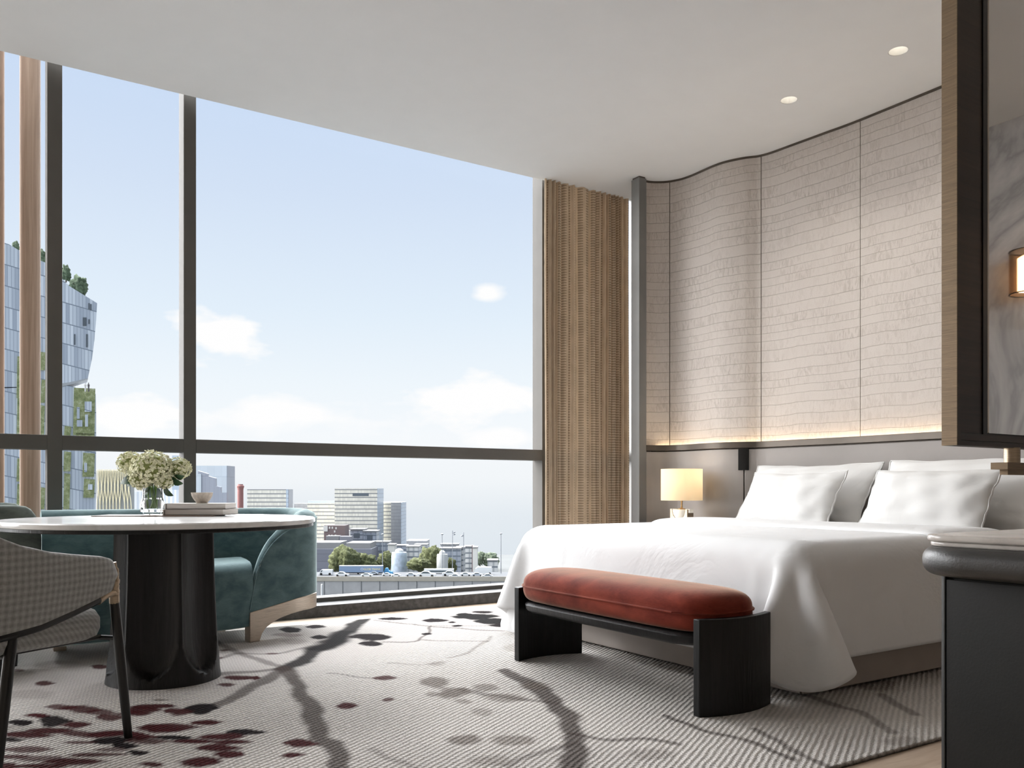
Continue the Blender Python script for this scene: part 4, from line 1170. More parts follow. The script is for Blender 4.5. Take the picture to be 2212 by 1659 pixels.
mm = NT('mirror_silver'); mm.set(Metallic=1.0, Roughness=.02); mm.b.inputs['Base Color'].default_value = (.78,.77,.76,1)
obj('mirror_glass', MB().box(FX0+.150,FX1-.021,FY0+.004,FY0+.021,FZ0+.034,CEIL-.001), mm.m, mir, smooth=0)
bv = MB().add([(FX0+.139,FY0+.0125,FZ0+.030),(FX0+.150,FY0+.004,FZ0+.036),(FX0+.150,FY0+.004,CEIL-.001),(FX0+.139,FY0+.0125,CEIL-.001),
               (FX0+.139,FY0+.021,FZ0+.030),(FX0+.150,FY0+.021,FZ0+.036),(FX0+.150,FY0+.021,CEIL-.001),(FX0+.139,FY0+.021,CEIL-.001)],
              [(0,1,2,3),(4,7,6,5),(0,4,5,1),(1,5,6,2),(2,6,7,3),(3,7,4,0)])
obj('bevel', bv, plain('bevelled_edge', (196,186,176), .25, .6), mir, smooth=0)
obj('post', MB().lathe([(.019,.918),(.019,FZ0+.001)], 28, (2.275,1.155,0)), M['bronze'], mir)
obj('bracket_bar', MB().box(2.205,2.905,1.130,1.172,.9005,.918), M['bronzewood'], mir, smooth=0)
obj('bracket_bar', MB().box(2.225,2.905,1.140,1.160,.887,.9005), M['bronzewood'], mir, smooth=0)
struct('trim_8', MB().box(2.905,3.05,1.0,1.25,0,CEIL), M['darkwalnut'], smooth=0)

# wall sconce on the marble, seen in the mirror
sx, sy, sz = 4.87, -.10, 2.03
sco = thing('wall_sconce', 'lit ribbed glass wall sconce on grey marble, seen in the mirror', 'sconce', (sx,sy,sz))
m = MB(); n = 40
rr = []
for rad, z in ((.085,-.115),(.085,.115),(.082,.115),(.082,-.115)): rr.append([(sx+rad*(1+.012*(k%2))*math.cos(2*PI*k/n), sy+rad*(1+.012*(k%2))*math.sin(2*PI*k/n), sz+z) for k in range(n)])
rr.append(rr[0]); m.loft(rr, cap=False)
obj('glass_shade', m, pane_glass('sconce_glass', .5, (250,236,220)), sco)
for z in (-.118,.115): obj('rim', MB().loft([[(sx+rad*math.cos(2*PI*k/n), sy+rad*math.sin(2*PI*k/n), sz+zz) for k in range(n)] for rad, zz in ((.088,z),(.088,z+.005),(.081,z+.005),(.081,z),(.088,z))], cap=False), M['blackmetal'], sco)
obj('diffuser', MB().lathe([(.045,-.10),(.045,.08),(.02,.095)], 28, (sx,sy,sz)), glow('sconce_glow', (255,226,190), 5), sco)
obj('bracket', MB().tube([(4.979,sy,sz-.26),(4.93,sy,sz-.26),(sx,sy,sz-.22),(sx,sy,sz-.118)], .012, 10), M['blackmetal'], sco)

# ------------------------------------------------------------------ daylight
w = bpy.data.worlds.new('sky'); sc.world = w; w.use_nodes = True
nt = w.node_tree; nt.nodes.clear()
def wn(t, **k):
    n = nt.nodes.new(t)
    for a, v in k.items(): setattr(n, a, v)
    return n
def wm(op, a, b=None, clamp=False):
    n = wn('ShaderNodeMath', operation=op, use_clamp=clamp)
    for i, x in enumerate((a,b)):
        if x is None: continue
        if isinstance(x,(int,float)): n.inputs[i].default_value = x
        else: nt.links.new(x, n.inputs[i])
    return n.outputs[0]
tc = wn('ShaderNodeTexCoord'); sp = wn('ShaderNodeSeparateXYZ'); nt.links.new(tc.outputs['Generated'], sp.inputs[0])
rp = wn('ShaderNodeValToRGB'); e = rp.color_ramp.elements
stops = [(.0,(206,212,220)),(.46,(224,232,239)),(.485,(229,236,242)),(.505,(242,246,249)),(.53,(246,250,253)),(.56,(239,247,253)),(.60,(226,239,251)),(.66,(211,226,246)),(.74,(194,215,244)),(1.0,(150,184,230))]
while len(e) < len(stops): e.new(.5)
for i, (p, c) in enumerate(stops): e[i].position = p; e[i].color = lin(c)
nt.links.new(wm('ADD', wm('MULTIPLY', sp.outputs[2], .5), .5), rp.inputs[0])
mp = wn('ShaderNodeMapping'); mp.inputs['Scale'].default_value = (1,1,2.2); nt.links.new(tc.outputs['Generated'], mp.inputs[0])
ns_ = wn('ShaderNodeTexNoise'); ns_.inputs['Scale'].default_value = 13; ns_.inputs['Detail'].default_value = 6; nt.links.new(mp.outputs[0], ns_.inputs['Vector'])
# cloud banks: soft lumps at their places in the sky
cl = None
for px, py, rx, rz, s in [(480,722,.040,.024,1.0),(1050,630,.018,.010,.55),(1040,868,.055,.022,1.0),(330,912,.06,.024,.95),(640,900,.09,.02,.55),(1090,945,.03,.012,.7),(240,905,.03,.02,.7)]:
    d = Vector((FWD[0]+RGT[0]*(px-1106)/1843, FWD[1]+RGT[1]*(px-1106)/1843, (1057-py)/1843)).normalized()
    vm = wn('ShaderNodeVectorMath', operation='SUBTRACT'); nt.links.new(tc.outputs['Generated'], vm.inputs[0]); vm.inputs[1].default_value = d
    sc_ = wn('ShaderNodeVectorMath', operation='MULTIPLY'); nt.links.new(vm.outputs[0], sc_.inputs[0]); sc_.inputs[1].default_value = (1/rx,1/rx,1/rz)
    ln = wn('ShaderNodeVectorMath', operation='LENGTH'); nt.links.new(sc_.outputs[0], ln.inputs[0])
    f = wm('MULTIPLY', wm('SUBTRACT', 1.25, wm('ADD', ln.outputs['Value'], wm('MULTIPLY', wm('SUBTRACT', ns_.outputs['Fac'], .5), 3.8))), s*2.0, True)
    cl = f if cl is None else wm('MAXIMUM', cl, f)
mx = wn('ShaderNodeMix', data_type='RGBA'); nt.links.new(cl, mx.inputs[0]); nt.links.new(rp.outputs[0], mx.inputs[6]); mx.inputs[7].default_value = lin((255,255,255))
bg = wn('ShaderNodeBackground'); nt.links.new(mx.outputs[2], bg.inputs[0]); bg.inputs[1].default_value = 1.0
ow = wn('ShaderNodeOutputWorld'); nt.links.new(bg.outputs[0], ow.inputs[0])

S = bpy.data.lights.new('sky_fill','SUN'); S.energy = 24.0; S.angle = R(125); S.color = (.985,.99,1.0)  # very wide lamp added as skylight fill for the room and ceiling
so = bpy.data.objects.new('sky_fill', S); COL.objects.link(so)
so.rotation_euler = Vector((.42,-1.0,-.66)).to_track_quat('-Z','Y').to_euler()
# added fill spot under the ceiling further back, unseen and without a fitting
for x, y, e_ in ((2.6,.2,8),):
    L = bpy.data.lights.new('room_fill_spot','SPOT'); L.energy = e_; L.color = (1,.97,.93); L.spot_size = R(140); L.spot_blend = .9; L.shadow_soft_size = .1
    lo = bpy.data.objects.new('room_fill_spot', L); COL.objects.link(lo); lo.location = (x,y,CEIL-.01)

# ------------------------------------------------------------------ the city outside
GZ = -52.0
cityrot = HEAD - PI/2
def citybox(name, label, cat, px0, px1, ytop, depth, D, mat, base=GZ, group=None, extra=None, ybase=None):
    """box with its face across the view; local x right, y away, z up, origin at the base middle of the face"""
    o3 = far((px0+px1)/2, depth, base if ybase is None else hz(ybase, depth)); wd = (px1-px0)/1843*depth
    h = hz(ytop, depth)-o3.z
    t = thing(name, label, cat, tuple(o3), cityrot, group)
    obj('walls', MB().box(-wd/2,wd/2,0,D,0,h), mat, t, smooth=0, local=True)
    return t, wd, h
M['glasstower'] = facade('cream_glass_facade', (206,202,190), (122,124,125), 2.9, 1.15, .26, .10, .10)  # facade colours here kept pale to stand in for distance haze
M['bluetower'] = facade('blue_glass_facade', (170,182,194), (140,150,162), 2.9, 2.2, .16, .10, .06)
M['greyfacade'] = facade('grey_panel_facade', (160,160,162), (140,140,142), 2.6, 1.4, .15, .10, .06)
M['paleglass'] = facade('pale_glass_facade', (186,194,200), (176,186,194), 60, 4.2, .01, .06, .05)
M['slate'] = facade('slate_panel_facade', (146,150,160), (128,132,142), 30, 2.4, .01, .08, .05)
M['whitefac'] = facade('white_house_facade', (200,200,198), (116,122,128), 3.2, 3.0, .30, .35, .05)
M['midhouse'] = facade('grey_house_facade', (150,156,166), (104,112,122), 3.2, 3.4, .30, .30, .08)
M['brick'] = plain('brown_brick', (118,102,100), .9, var=.12)
M['roofgrey'] = plain('zinc_roof', (122,122,122), .6, var=.06)
M['darkhall'] = facade('dark_hall_facade', (112,114,124), (88,90,100), 4.2, 30, .05, .01, .05)
M['concrete'] = plain('viaduct_concrete', (146,146,146), .9, var=.08, vscale=.3)
M['parapet'] = plain('parapet_stone', (150,145,134), .9, var=.06, vscale=.4)
M['asphalt'] = plain('asphalt', (84,86,88), .9, var=.05)
M['ground'] = plain('city_ground', (92,94,92), .95, var=.12, vscale=.02)
M['carwhite'] = plain('car_white', (206,208,208), .3, var=.01)
M['cargrey'] = plain('car_grey', (170,176,182), .3, var=.02)
M['carglass'] = plain('car_window', (70,82,88), .15, var=.02)
M['truckblue'] = plain('truck_tarp', (112,132,158), .6, var=.04)
M['cyan'] = plain('blue_tarp', (84,158,206), .6, var=.05)
M['silo1'] = plain('silo_blue', (178,188,200), .5, var=.22, vscale=.5)
M['silo2'] = plain('silo_white', (196,196,192), .5, var=.05, vscale=.4)
M['darkmetal'] = plain('lamp_post_metal', (120,124,130), .5, .3)
M['chimney'] = plain('red_brick', (160,112,106), .9, var=.08)
M['foliage'] = plain('foliage', (92,96,60), .9, var=.45, vscale=1.6, bump=1, bscale=2.2, bdist=.5)
M['foliage2'] = plain('foliage_far', (112,122,100), .9, var=.3, vscale=.7)  # paler, greyer foliage with distance haze put into its colour
M['roofgreen'] = plain('roof_garden_green', (84,98,74), .9, var=.4, vscale=1.6)
M['trunk'] = plain('bark', (90,78,66), .9)
M['whiteslat'] = plain('cream_slats', (222,212,178), .6, var=.04)
M['win'] = plain('dark_window', (84,92,100), .2)
M['pink'] = plain('cream_wall', (206,204,198), .9, var=.03)

g = MB(); n = 64
g.v = [(0,0,GZ)]; rad = 690
g.lathe([(1,GZ-1.0),(rad,GZ-1.0),(rad,GZ),(1,GZ)], 96, (0,0,0)); g.v = g.v[1:]; g.f = [tuple(i-1 for i in f) for f in g.f]
struct('ground', g, M['ground'], smooth=0)

G = 'tall glass office blocks'
t, wd, h = citybox('office_tower', 'cream gridded glass tower, tallest of the open-book blocks in the middle', 'building', 723, 815, 1055, 640, 30, M['glasstower'], group=G)
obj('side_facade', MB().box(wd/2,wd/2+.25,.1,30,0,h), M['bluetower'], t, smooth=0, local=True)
obj('window_band', MB().box(-wd*.08,wd*.30,-.08,0,h-5.8,h-3.6), M['win'], t, smooth=0, local=True)
t, wd, h = citybox('office_tower', 'cream glass block with grey flank just right of the tallest tower', 'building', 822, 866, 1085, 676, 32, M['glasstower'], group=G)
obj('grey_facade', MB().box(wd*.02,wd/2,-.2,0,0,h), M['greyfacade'], t, smooth=0, local=True)
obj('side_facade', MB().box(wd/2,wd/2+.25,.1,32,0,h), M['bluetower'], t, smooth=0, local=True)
t, wd, h = citybox('office_tower', 'low cream glass block left of the tallest tower, with roof screen', 'building', 664, 722, 1087, 670, 12, M['glasstower'], group=G)
obj('roof_screen', MB().box(-wd/2,wd/2,1,2,h,h+1.9), M['paleglass'], t, smooth=0, local=True)
obj('side_wing', MB().box(-wd/2-11,-wd/2,2,12,0,h-.3), M['greyfacade'], t, smooth=0, local=True)
t, wd, h = citybox('office_tower', 'cream gridded glass block beside the red chimney', 'building', 534, 623, 1057, 600, 11.5, M['glasstower'], group=G)
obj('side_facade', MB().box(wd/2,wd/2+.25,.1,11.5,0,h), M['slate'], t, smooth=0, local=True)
obj('corner_strip', MB().box(wd/2-1.6,wd/2,-.15,0,0,h), M['bluetower'], t, smooth=0, local=True)
# pale office block with a stepped darker one before it
t, wd, h = citybox('office_block', 'pale glass slab with dark flank behind the window mullion', 'building', 405, 490, 1006, 500, 14, M['paleglass'])
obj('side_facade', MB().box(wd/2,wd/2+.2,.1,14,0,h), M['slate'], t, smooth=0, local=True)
o3 = far(462, 470, GZ); k = 470/1843
t = thing('office_block', 'dark slate stepped building standing before the pale glass slab', 'building', tuple(o3), cityrot)
P = lambda x, y: ((x-462)*k, hz(y,470)-GZ)
obj('walls', MB().prism([P(426,1200),P(490,1200),P(490,1064),P(477,1064),P(477,1052),P(466,1050),P(466,1033),P(449,1028),P(449,1023),P(428,1017)], 0, 2, 'y'), M['slate'], t, smooth=0, local=True)
obj('light_bay', MB().box((426-462)*k,(435-462)*k,-.3,0,0,hz(1024,470)-GZ), M['paleglass'], t, smooth=0, local=True)
# red chimney
o3 = far(519.5, 480, GZ); k = 480/1843
t = thing('chimney', 'red brick chimney stack between the pale slab and the cream block', 'chimney', tuple(o3))
zt = hz(1046,480)-GZ
obj('shaft', MB().lathe([(6.6*k,0),(6.2*k,zt-10*k)], 24), M['chimney'], t, local=True)
obj('crown', MB().lathe([(6.3*k,zt-11*k),(6.9*k,zt-10*k),(6.3*k,zt-9*k),(7.6*k,zt-6.5*k),(7.6*k,zt-3.5*k),(5.6*k,zt-2*k),(5.6*k,zt)], 24), M['chimney'], t, local=True)
# wavy slatted building
o3 = far(243, 300, GZ); k = 300/1843
t = thing('slatted_building', 'grey office clad in cream wavy vertical slats behind the flowers', 'building', tuple(o3), cityrot)
z1 = hz(1016,300)-GZ
obj('walls', MB().box((207-243)*k,(282-243)*k,.4,3,0,z1-.1), plain('grey_glazing', (150,152,150), .5, var=.06), t, smooth=0, local=True)
for q in range(20):
    x0 = 211+q*3.55; pts = []
    for j in range(22):
        y = 1014 + (1250-1014)*j/21
        x = x0 + 1.9*math.sin((y-1016)/17.0 + (q%2)*PI)*max(0,min(1,(y-1030)/30)) + (4.0*(y-1016)/90 if q > 14 else 0)
        pts.append(((x-243)*k, 0, hz(y,300)-GZ))
    obj('slat', MB().tube(pts, .16, 6), M['whiteslat'], t, smooth=60, local=True)
# striped buildings behind the vase
M['stripe'] = facade('striped_facade', (214,216,216), (150,164,184), 80, 1.7, .005, .5, .03)
citybox('striped_building', 'white and blue striped office left behind the vase', 'building', 284, 326, 1062, 330, 2, M['stripe'])
citybox('striped_building', 'white and blue striped office between the vase and the mullion', 'building', 340, 386, 1058, 345, 2, M['stripe'])
citybox('striped_building', 'blue slab behind the hydrangeas beside the mullion', 'building', 372, 392, 984, 380, 2, M['bluetower'])

# leaning planted tower at the far left
TWA = (130-1106)/1843; TWD = 170.0; TWN = math.hypot(1, TWA)
o3 = far(130, TWD, GZ); twrot = cityrot - math.atan(TWA)
def P(x, y):
    a = (x-1106)/1843; t_ = TWD*TWN*TWN/(a*TWA+1)          # where the line of sight meets the tower's face
    return ((a*t_ - TWA*TWD - TWA*(t_-TWD))/TWN, CAMZ + (1057-y)/1843*t_ - GZ)
def tower_mat():
    t = NT('faceted_panels'); v = t.co('Object'); sp = t.n('ShaderNodeSeparateXYZ'); t.l(v, sp.inputs[0])
    x, z = sp.outputs[0], sp.outputs[2]
    zf = t.math('DIVIDE', t.math('ADD', z, t.math('MULTIPLY', x, .22)), 4.1); row = t.math('FLOOR', zf)
    sl = t.math('FRACT', t.math('DIVIDE', t.math('ADD', x, t.math('MULTIPLY', row, 1.37)), .62))
    cb = t.n('ShaderNodeCombineXYZ'); t.l(t.math('FLOOR', t.math('DIVIDE', t.math('ADD', x, t.math('MULTIPLY', row, 1.37)), .62)), cb.inputs[0]); t.l(row, cb.inputs[1])
    wnz = t.n('ShaderNodeTexWhiteNoise'); t.l(cb.outputs[0], wnz.inputs['Vector'])
    c = t.ramp(wnz.outputs['Value'], [(0,lin((166,174,186))),(.6,lin((192,199,208))),(1,lin((214,220,227)))])
    c = t.mix(t.math('LESS_THAN', sl, .12), c, lin((138,148,162)))
    c = t.mix(t.math('LESS_THAN', t.math('FRACT', zf), .05), c, lin((128,138,150)))
    t.l(c, t.b.inputs['Base Color']); t.set(Roughness=.4); return t.m
def green_mat():
    t = NT('green_facade'); v = t.co('Object')
    n = t.noise(v, 1.4, 6, .7); n2 = t.noise(t.co('Object',(.5,.5,.22)), .6, 2)
    t.l(t.ramp(n, [(.3,lin((104,116,74))),(.52,lin((150,156,110))),(.72,lin((196,198,168)))]), t.b.inputs['Base Color']); t.set(Roughness=.9); t.bump(n, .8, .3); return t.m
TM = tower_mat(); GM = green_mat()
tw = thing('planted_tower', 'leaning silver tower with planted facade at the far left of the window', 'building', tuple(o3), twrot)
obj('upper_block', MB().prism([P(-160,836),P(137,836),P(152,829),P(190,817),P(199,775),(P(204,735)),P(208,690),P(210,655),P(150,618),P(100,568),P(60,552),P(20,528),P(-160,470)], 0, 10, 'y'), TM, tw, smooth=0, local=True)
obj('soffit', MB().prism([P(120,838),P(152,831),P(190,819),P(190,817),P(150,826),P(120,830)], -.1, 6, 'y'), plain('soffit_grey', (170,172,174), .7), tw, smooth=0, local=True)
obj('neck', MB().prism([P(-160,846),P(140,846),P(142,836),P(-160,836)], 1, 9, 'y'), M['win'], tw, smooth=0, local=True)
obj('lower_block', MB().prism([P(-160,846),P(150,833),P(207,851),P(208,900),P(206,1320),P(-160,1320)], 0, 10, 'y'), TM, tw, smooth=0, local=True)
rnd = random.Random(4)
for (x0,y0,x1,y1) in [(158,838,204,940),(138,920,152,946),(163,935,202,968),(36,770,52,860),(82,760,97,800),(88,820,97,870),(36,860,56,965),(84,875,95,960),(137,975,152,1018),(178,978,203,1030),(137,1022,150,1100),(180,1034,203,1075),(36,990,56,1040),(36,1045,54,1095),(84,1052,96,1100),(164,1110,203,1200)]:
    obj('green_wall', MB().prism([P(x0,y1),P(x1,y1),P(x1+2,y0+2),P(x0+2,y0)], -.35, 0, 'y'), GM, tw, smooth=0, local=True)
for (x0,y0,x1,y1) in [(183,868,198,890),(166,880,172,905),(184,896,190,922),(166,908,178,922),(182,1000,188,1020),(190,1046,200,1058)]:
    obj('window_frame', MB().prism([P(x0,y1),P(x1,y1),P(x1,y0),P(x0,y0)], -.6, -.2, 'y'), TM, tw, smooth=0, local=True)
for (x0,y0,x1,y1) in [(179,686,187,704),(191,655,194,668),(195,657,198,670),(191,690,194,700),(186,722,190,750),(160,722,163,745)]:
    obj('window', MB().prism([P(x0,y1),P(x1,y1),P(x1,y0),P(x0,y0)], -.12, 0, 'y'), M['win'], tw, smooth=0, local=True)

def blob(m, c, r, seed, sub=4, amp=.20):
    rnd = random.Random(seed); bm = bmesh.new(); bmesh.ops.create_icosphere(bm, subdivisions=sub, radius=1.0)
    ph = [rnd.uniform(0,6) for _ in range(6)]; vs = []
    for v in bm.verts:
        d = v.co.normalized()
        k = 1 + amp*(math.sin(5*d.x+ph[0])*math.sin(4*d.y+ph[1]) + .6*math.sin(9*d.z+ph[2]+3*d.x) + .5*math.sin(14*d.y+ph[3])*math.sin(13*d.x+ph[4])) + rnd.uniform(-.07,.07)
        vs.append((c[0]+d.x*r[0]*k, c[1]+d.y*r[1]*k, c[2]+d.z*r[2]*k))
    m.add(vs, [tuple(v.index for v in f.verts) for f in bm.faces]); bm.free()
def tree(label, px, ytop, ybot, wpx, depth, mat, group, seed, base=None, lumps=5):
    o3 = far(px, depth, base if base is not None else hz(ybot, depth)); k = depth/1843
    t = thing('tree', label, 'tree', tuple(o3), cityrot, group)
    H = hz(ytop,depth)-o3.z; w_ = wpx*k/2; zb = max(0.15*H, hz(ybot,depth)-o3.z)
    m = MB(); rnd = random.Random(seed)
    ch_ = (H-zb)
    blob(m, (0,0,zb+ch_*.52), (w_*.80,w_*.7,ch_*.46), seed)
    for q in range(lumps):
        a = 2*PI*q/lumps; blob(m, (w_*.55*math.cos(a), w_*.4*math.sin(a), zb+ch_*rnd.uniform(.25,.62)), (w_*.48,w_*.42,ch_*.32), seed+q+1)
    obj('crown', m, mat, t, smooth=180, local=True)
    obj('trunk', MB().lathe([(w_*.10+.05,0),(w_*.06+.03,zb+ch_*.3)], 10), M['trunk'], t, local=True)
G = 'trees on the roof of the planted tower'
for q, (px, yt, yb, wp, lab) in enumerate([(170,597,640,38,'tallest roof tree of the planted tower, right of the first mullion'),(143,572,606,20,'roof tree of the planted tower touching the first mullion'),(88,538,566,26,'roof tree of the planted tower between fin and mullion'),(34,522,545,16,'roof tree of the planted tower between the two timber fins')]):
    tree(lab, px, yt, yb+4, wp, 176, M['roofgreen'], G, 30+q, lumps=6)
# two people on the tower's terrace
for q, px in enumerate((184.5,191.5)):
    o3 = far(px, 171, hz(846,171)); t = thing('person', ['person in pale clothes standing on the planted tower terrace, left of two','person in dark clothes standing on the planted tower terrace, right of two'][q], 'person', tuple(o3), cityrot)
    body = MB().lathe([(.16,0),(.17,.45),(.15,.85),(.21,1.1),(.23,1.4),(.10,1.5),(.07,1.55),(.11,1.65),(.10,1.76),(.02,1.80)], 12)
    body.v = [(x,y*.6,z) for x,y,z in body.v]
    obj('body', body, plain('figure_pale' if q==0 else 'figure_dark', (206,204,200) if q==0 else (96,92,92), .9), t, local=True)
    # terrace they stand on
# viaduct
DEP = 392
def strip(name, px0, px1, y0, y1, depth, D, mat, parent=None):
    o = far((px0+px1)/2, depth, 0); k = depth/1843
    return o, (px1-px0)*k
vi = thing('viaduct', 'pale concrete viaduct wall carrying the traffic', 'viaduct', tuple(far(900,DEP,GZ)), cityrot)
k = DEP/1843; zd = hz(1246,DEP)-GZ
obj('deck', MB().box(-260*k*2,330*k*2,.5,32,zd-2.2,zd-.9), M['asphalt'], vi, smooth=0, local=True)
obj('parapet', MB().box(-260*k*2,330*k*2,0,.6,zd-2.0,zd+.1), M['parapet'], vi, smooth=0, local=True)
obj('retaining_wall', MB().box(-260*k*2,330*k*2,.3,4,0,zd-2.0), M['concrete'], vi, smooth=0, local=True)
for q in range(-8,14):
    obj('joint', MB().box(q*8.5-.12,q*8.5+.12,.18,.32,0,zd-2.0), M['asphalt'], vi, smooth=0, local=True)
o3 = far(695, 330, GZ)
t = obj('marker_post', MB().lathe([(.45,0),(.28,hz(1262,330)-GZ)], 12), M['carwhite'], local=True); t.location = o3
tag(t, 'white tapering post below the viaduct beside the sofa arm', 'post')
DECKZ = GZ+zd-.9
# cars
def car(px, ybot, wpx, depth, mat, label, kind='saloon', flip=False):
    o3 = far(px, depth, DECKZ); k = depth/1843; L = wpx*k; H = L*(.40 if kind=='van' else .33)
    t = thing('van' if kind=='van' else 'car', label, 'van' if kind=='van' else 'car', tuple(o3), cityrot, 'cars on the viaduct')
    W = L*.36; s = -1 if flip else 1
    if kind == 'van': prof = [(-.5,.10),(.5,.10),(.5,.45),(.44,.52),(.30,.98),(-.48,1.0),(-.5,.9)]; glass = [(.26,.58),(.38,.58),(.28,.92),(.20,.92)]
    else: prof = [(-.5,.22),(.5,.22),(.5,.50),(.42,.58),(.24,.64),(.10,.97),(-.18,1.0),(-.34,.68),(-.49,.62)]; glass = [(-.30,.66),(.20,.66),(.08,.92),(-.16,.94)]
    P = lambda q: (s*q[0]*L, q[1]*H)
    obj('body', MB().prism([P(q) for q in prof], 0, W, 'y'), mat, t, smooth=0, local=True, bevel=.08)
    obj('windows', MB().prism([P(q) for q in glass], -.04, W+.04, 'y'), M['carglass'], t, smooth=0, local=True)
    for xx in (-.31,.31):
        m = MB(); r = H*.22
        m.loft([[(xx*L+r*math.cos(2*PI*j/14), yy, r+r*math.sin(2*PI*j/14)) for j in range(14)] for yy in (-.05,W+.05)])
        obj('wheel', m, M['blackmetal'], t, local=True)
car(738,0,30,402,M['carwhite'],'white car just right of the blue lorry front','saloon')
car(792,0,26,400,M['carwhite'],'white saloon before the yellow lorry lettering','saloon')
car(806,0,22,410,M['cargrey'],'pale grey car tucked behind the white saloon','saloon',True)
car(836,0,22,404,M['carwhite'],'white car under the blue tarpaulin','saloon')
car(855,0,22,400,M['carwhite'],'white car before the blue silo','saloon',True)
car(888,0,24,402,M['cargrey'],'grey car right of the blue silo','saloon')
car(921,0,40,398,M['carwhite'],'large white car near the middle of the viaduct','saloon')
car(972,0,34,404,M['carwhite'],'white car under the long white coach roof','saloon')
car(981,0,24,396,M['cargrey'],'silver car in front near the tall lamp post','saloon',True)
car(1006,0,24,404,M['carwhite'],'white car left of the white box lorry','saloon')
car(1031,0,24,403,M['cargrey'],'silver car before the white box lorry','saloon')
car(1052,0,26,396,M['cargrey'],'silver car nearest the duvet edge','saloon',True)
car(703,0,30,408,M['carwhite'],'white van beside the sofa arm','van',True)
# lorry with lettering
o3 = far(779.5, 412, DECKZ); k = 412/1843; wd = 94*k
lo_ = thing('lorry', 'long blue curtain-sided lorry with yellow lettering on the viaduct', 'lorry', tuple(o3), cityrot)
zt = hz(1223,412)-DECKZ
obj('trailer', MB().box(-wd/2,wd/2,0,2.6,1.0,zt), M['truckblue'], lo_, smooth=0, local=True)
obj('roof_edge', MB().box(-wd/2-.05,wd/2+.05,-.05,2.65,zt,zt+.22), M['carwhite'], lo_, smooth=0, local=True)
obj('chassis', MB().box(-wd/2+.3,wd/2-.3,.2,2.4,.5,1.0), M['blackmetal'], lo_, smooth=0, local=True)
for q in range(5):
    x = -wd/2+1.2+q*(1.3 if q < 2 else 4.0); m = MB(); r = .5
    m.loft([[(x+r*math.cos(2*PI*j/14), yy, r+r*math.sin(2*PI*j/14)) for j in range(14)] for yy in (-.02,.35)])
    obj('wheel', m, M['blackmetal'], lo_, local=True)
cu = bpy.data.curves.new('lettering','FONT'); cu.body = 'GLOB TRANS'; cu.size = 1.15; cu.extrude = .02
tmp = bpy.data.objects.new('tmp', cu); COL.objects.link(tmp)
bpy.context.view_layer.update()
tme = bpy.data.meshes.new_from_object(tmp.evaluated_get(bpy.context.evaluated_depsgraph_get()))
bpy.data.objects.remove(tmp)
YEL = plain('yellow_print', (226,210,140), .6, var=.02)
x_ = [v.co.x for v in tme.vertices]; span = max(x_)-min(x_); want = 36*k
lm = MB(); lm.v = [((v.co.x-min(x_))*want/span + wd/2-41*k, -.03-v.co.z, v.co.y*1.05+zt-1.85) for v in tme.vertices]; lm.f = [tuple(p.vertices) for p in tme.polygons]
lm.v = [(x, -.04 if y > -.03-.001 else -.06, z) for x,y,z in lm.v]
obj('lettering', lm, YEL, lo_, smooth=0, local=True)
ex, ez = wd/2-44.5*k, zt-1.4
obj('emblem', MB().loft([[(ex+r*math.cos(2*PI*j/24), yy, ez+r*math.sin(2*PI*j/24)) for j in range(24)] for r, yy in ((.62,-.05),(.62,-.02),(.40,-.02),(.40,-.05),(.62,-.05))], cap=False), plain('grey_print', (176,186,196), .6), lo_, smooth=0, local=True)
# white box lorry and coach
o3 = far(1046, 412, DECKZ); k = 412/1843
t = thing('lorry', 'white box lorry near the duvet edge', 'lorry', tuple(o3), cityrot)
zt = hz(1225,412)-DECKZ
obj('cargo_box', MB().box(-16*k,16*k,0,2.5,.7,zt), M['carwhite'], t, smooth=0, local=True)
obj('cab', MB().prism([(-16*k,.6),(-21*k,.6),(-21.5*k,zt*.5),(-19*k,zt*.82),(-16*k,zt*.85)], .1, 2.4, 'y'), M['carwhite'], t, smooth=0, local=True)
for x in (-17*k,12*k):
    m = MB(); m.loft([[(x+.5*math.cos(2*PI*j/14), yy, .5+.5*math.sin(2*PI*j/14)) for j in range(14)] for yy in (-.02,.35)]); obj('wheel', m, M['blackmetal'], t, local=True)
o3 = far(948, 416, DECKZ); k = 416/1843
t = thing('coach', 'long white coach with dark windows behind the cars', 'coach', tuple(o3), cityrot)
zt = hz(1229,416)-DECKZ
obj('body', MB().box(-32*k,32*k,0,2.6,.4,zt), M['carwhite'], t, smooth=0, local=True)
obj('windows', MB().box(-30*k,31*k,-.05,2.65,zt*.35,zt-.75), M['carglass'], t, smooth=0, local=True)
o3 = far(838, 414, DECKZ)
t = obj('tarpaulin', MB().prism([(-2.0,0),(2.4,0),(2.2,1.1),(.4,1.6),(-.2,3.0),(-1.2,2.9),(-1.9,1.4)], 0, 2, 'y'), M['cyan'], local=True, smooth=0, bevel=.2); t.location = o3; t.rotation_euler.z = cityrot
tag(t, 'bright blue tarpaulin heap between lorry and blue silo', 'tarpaulin')

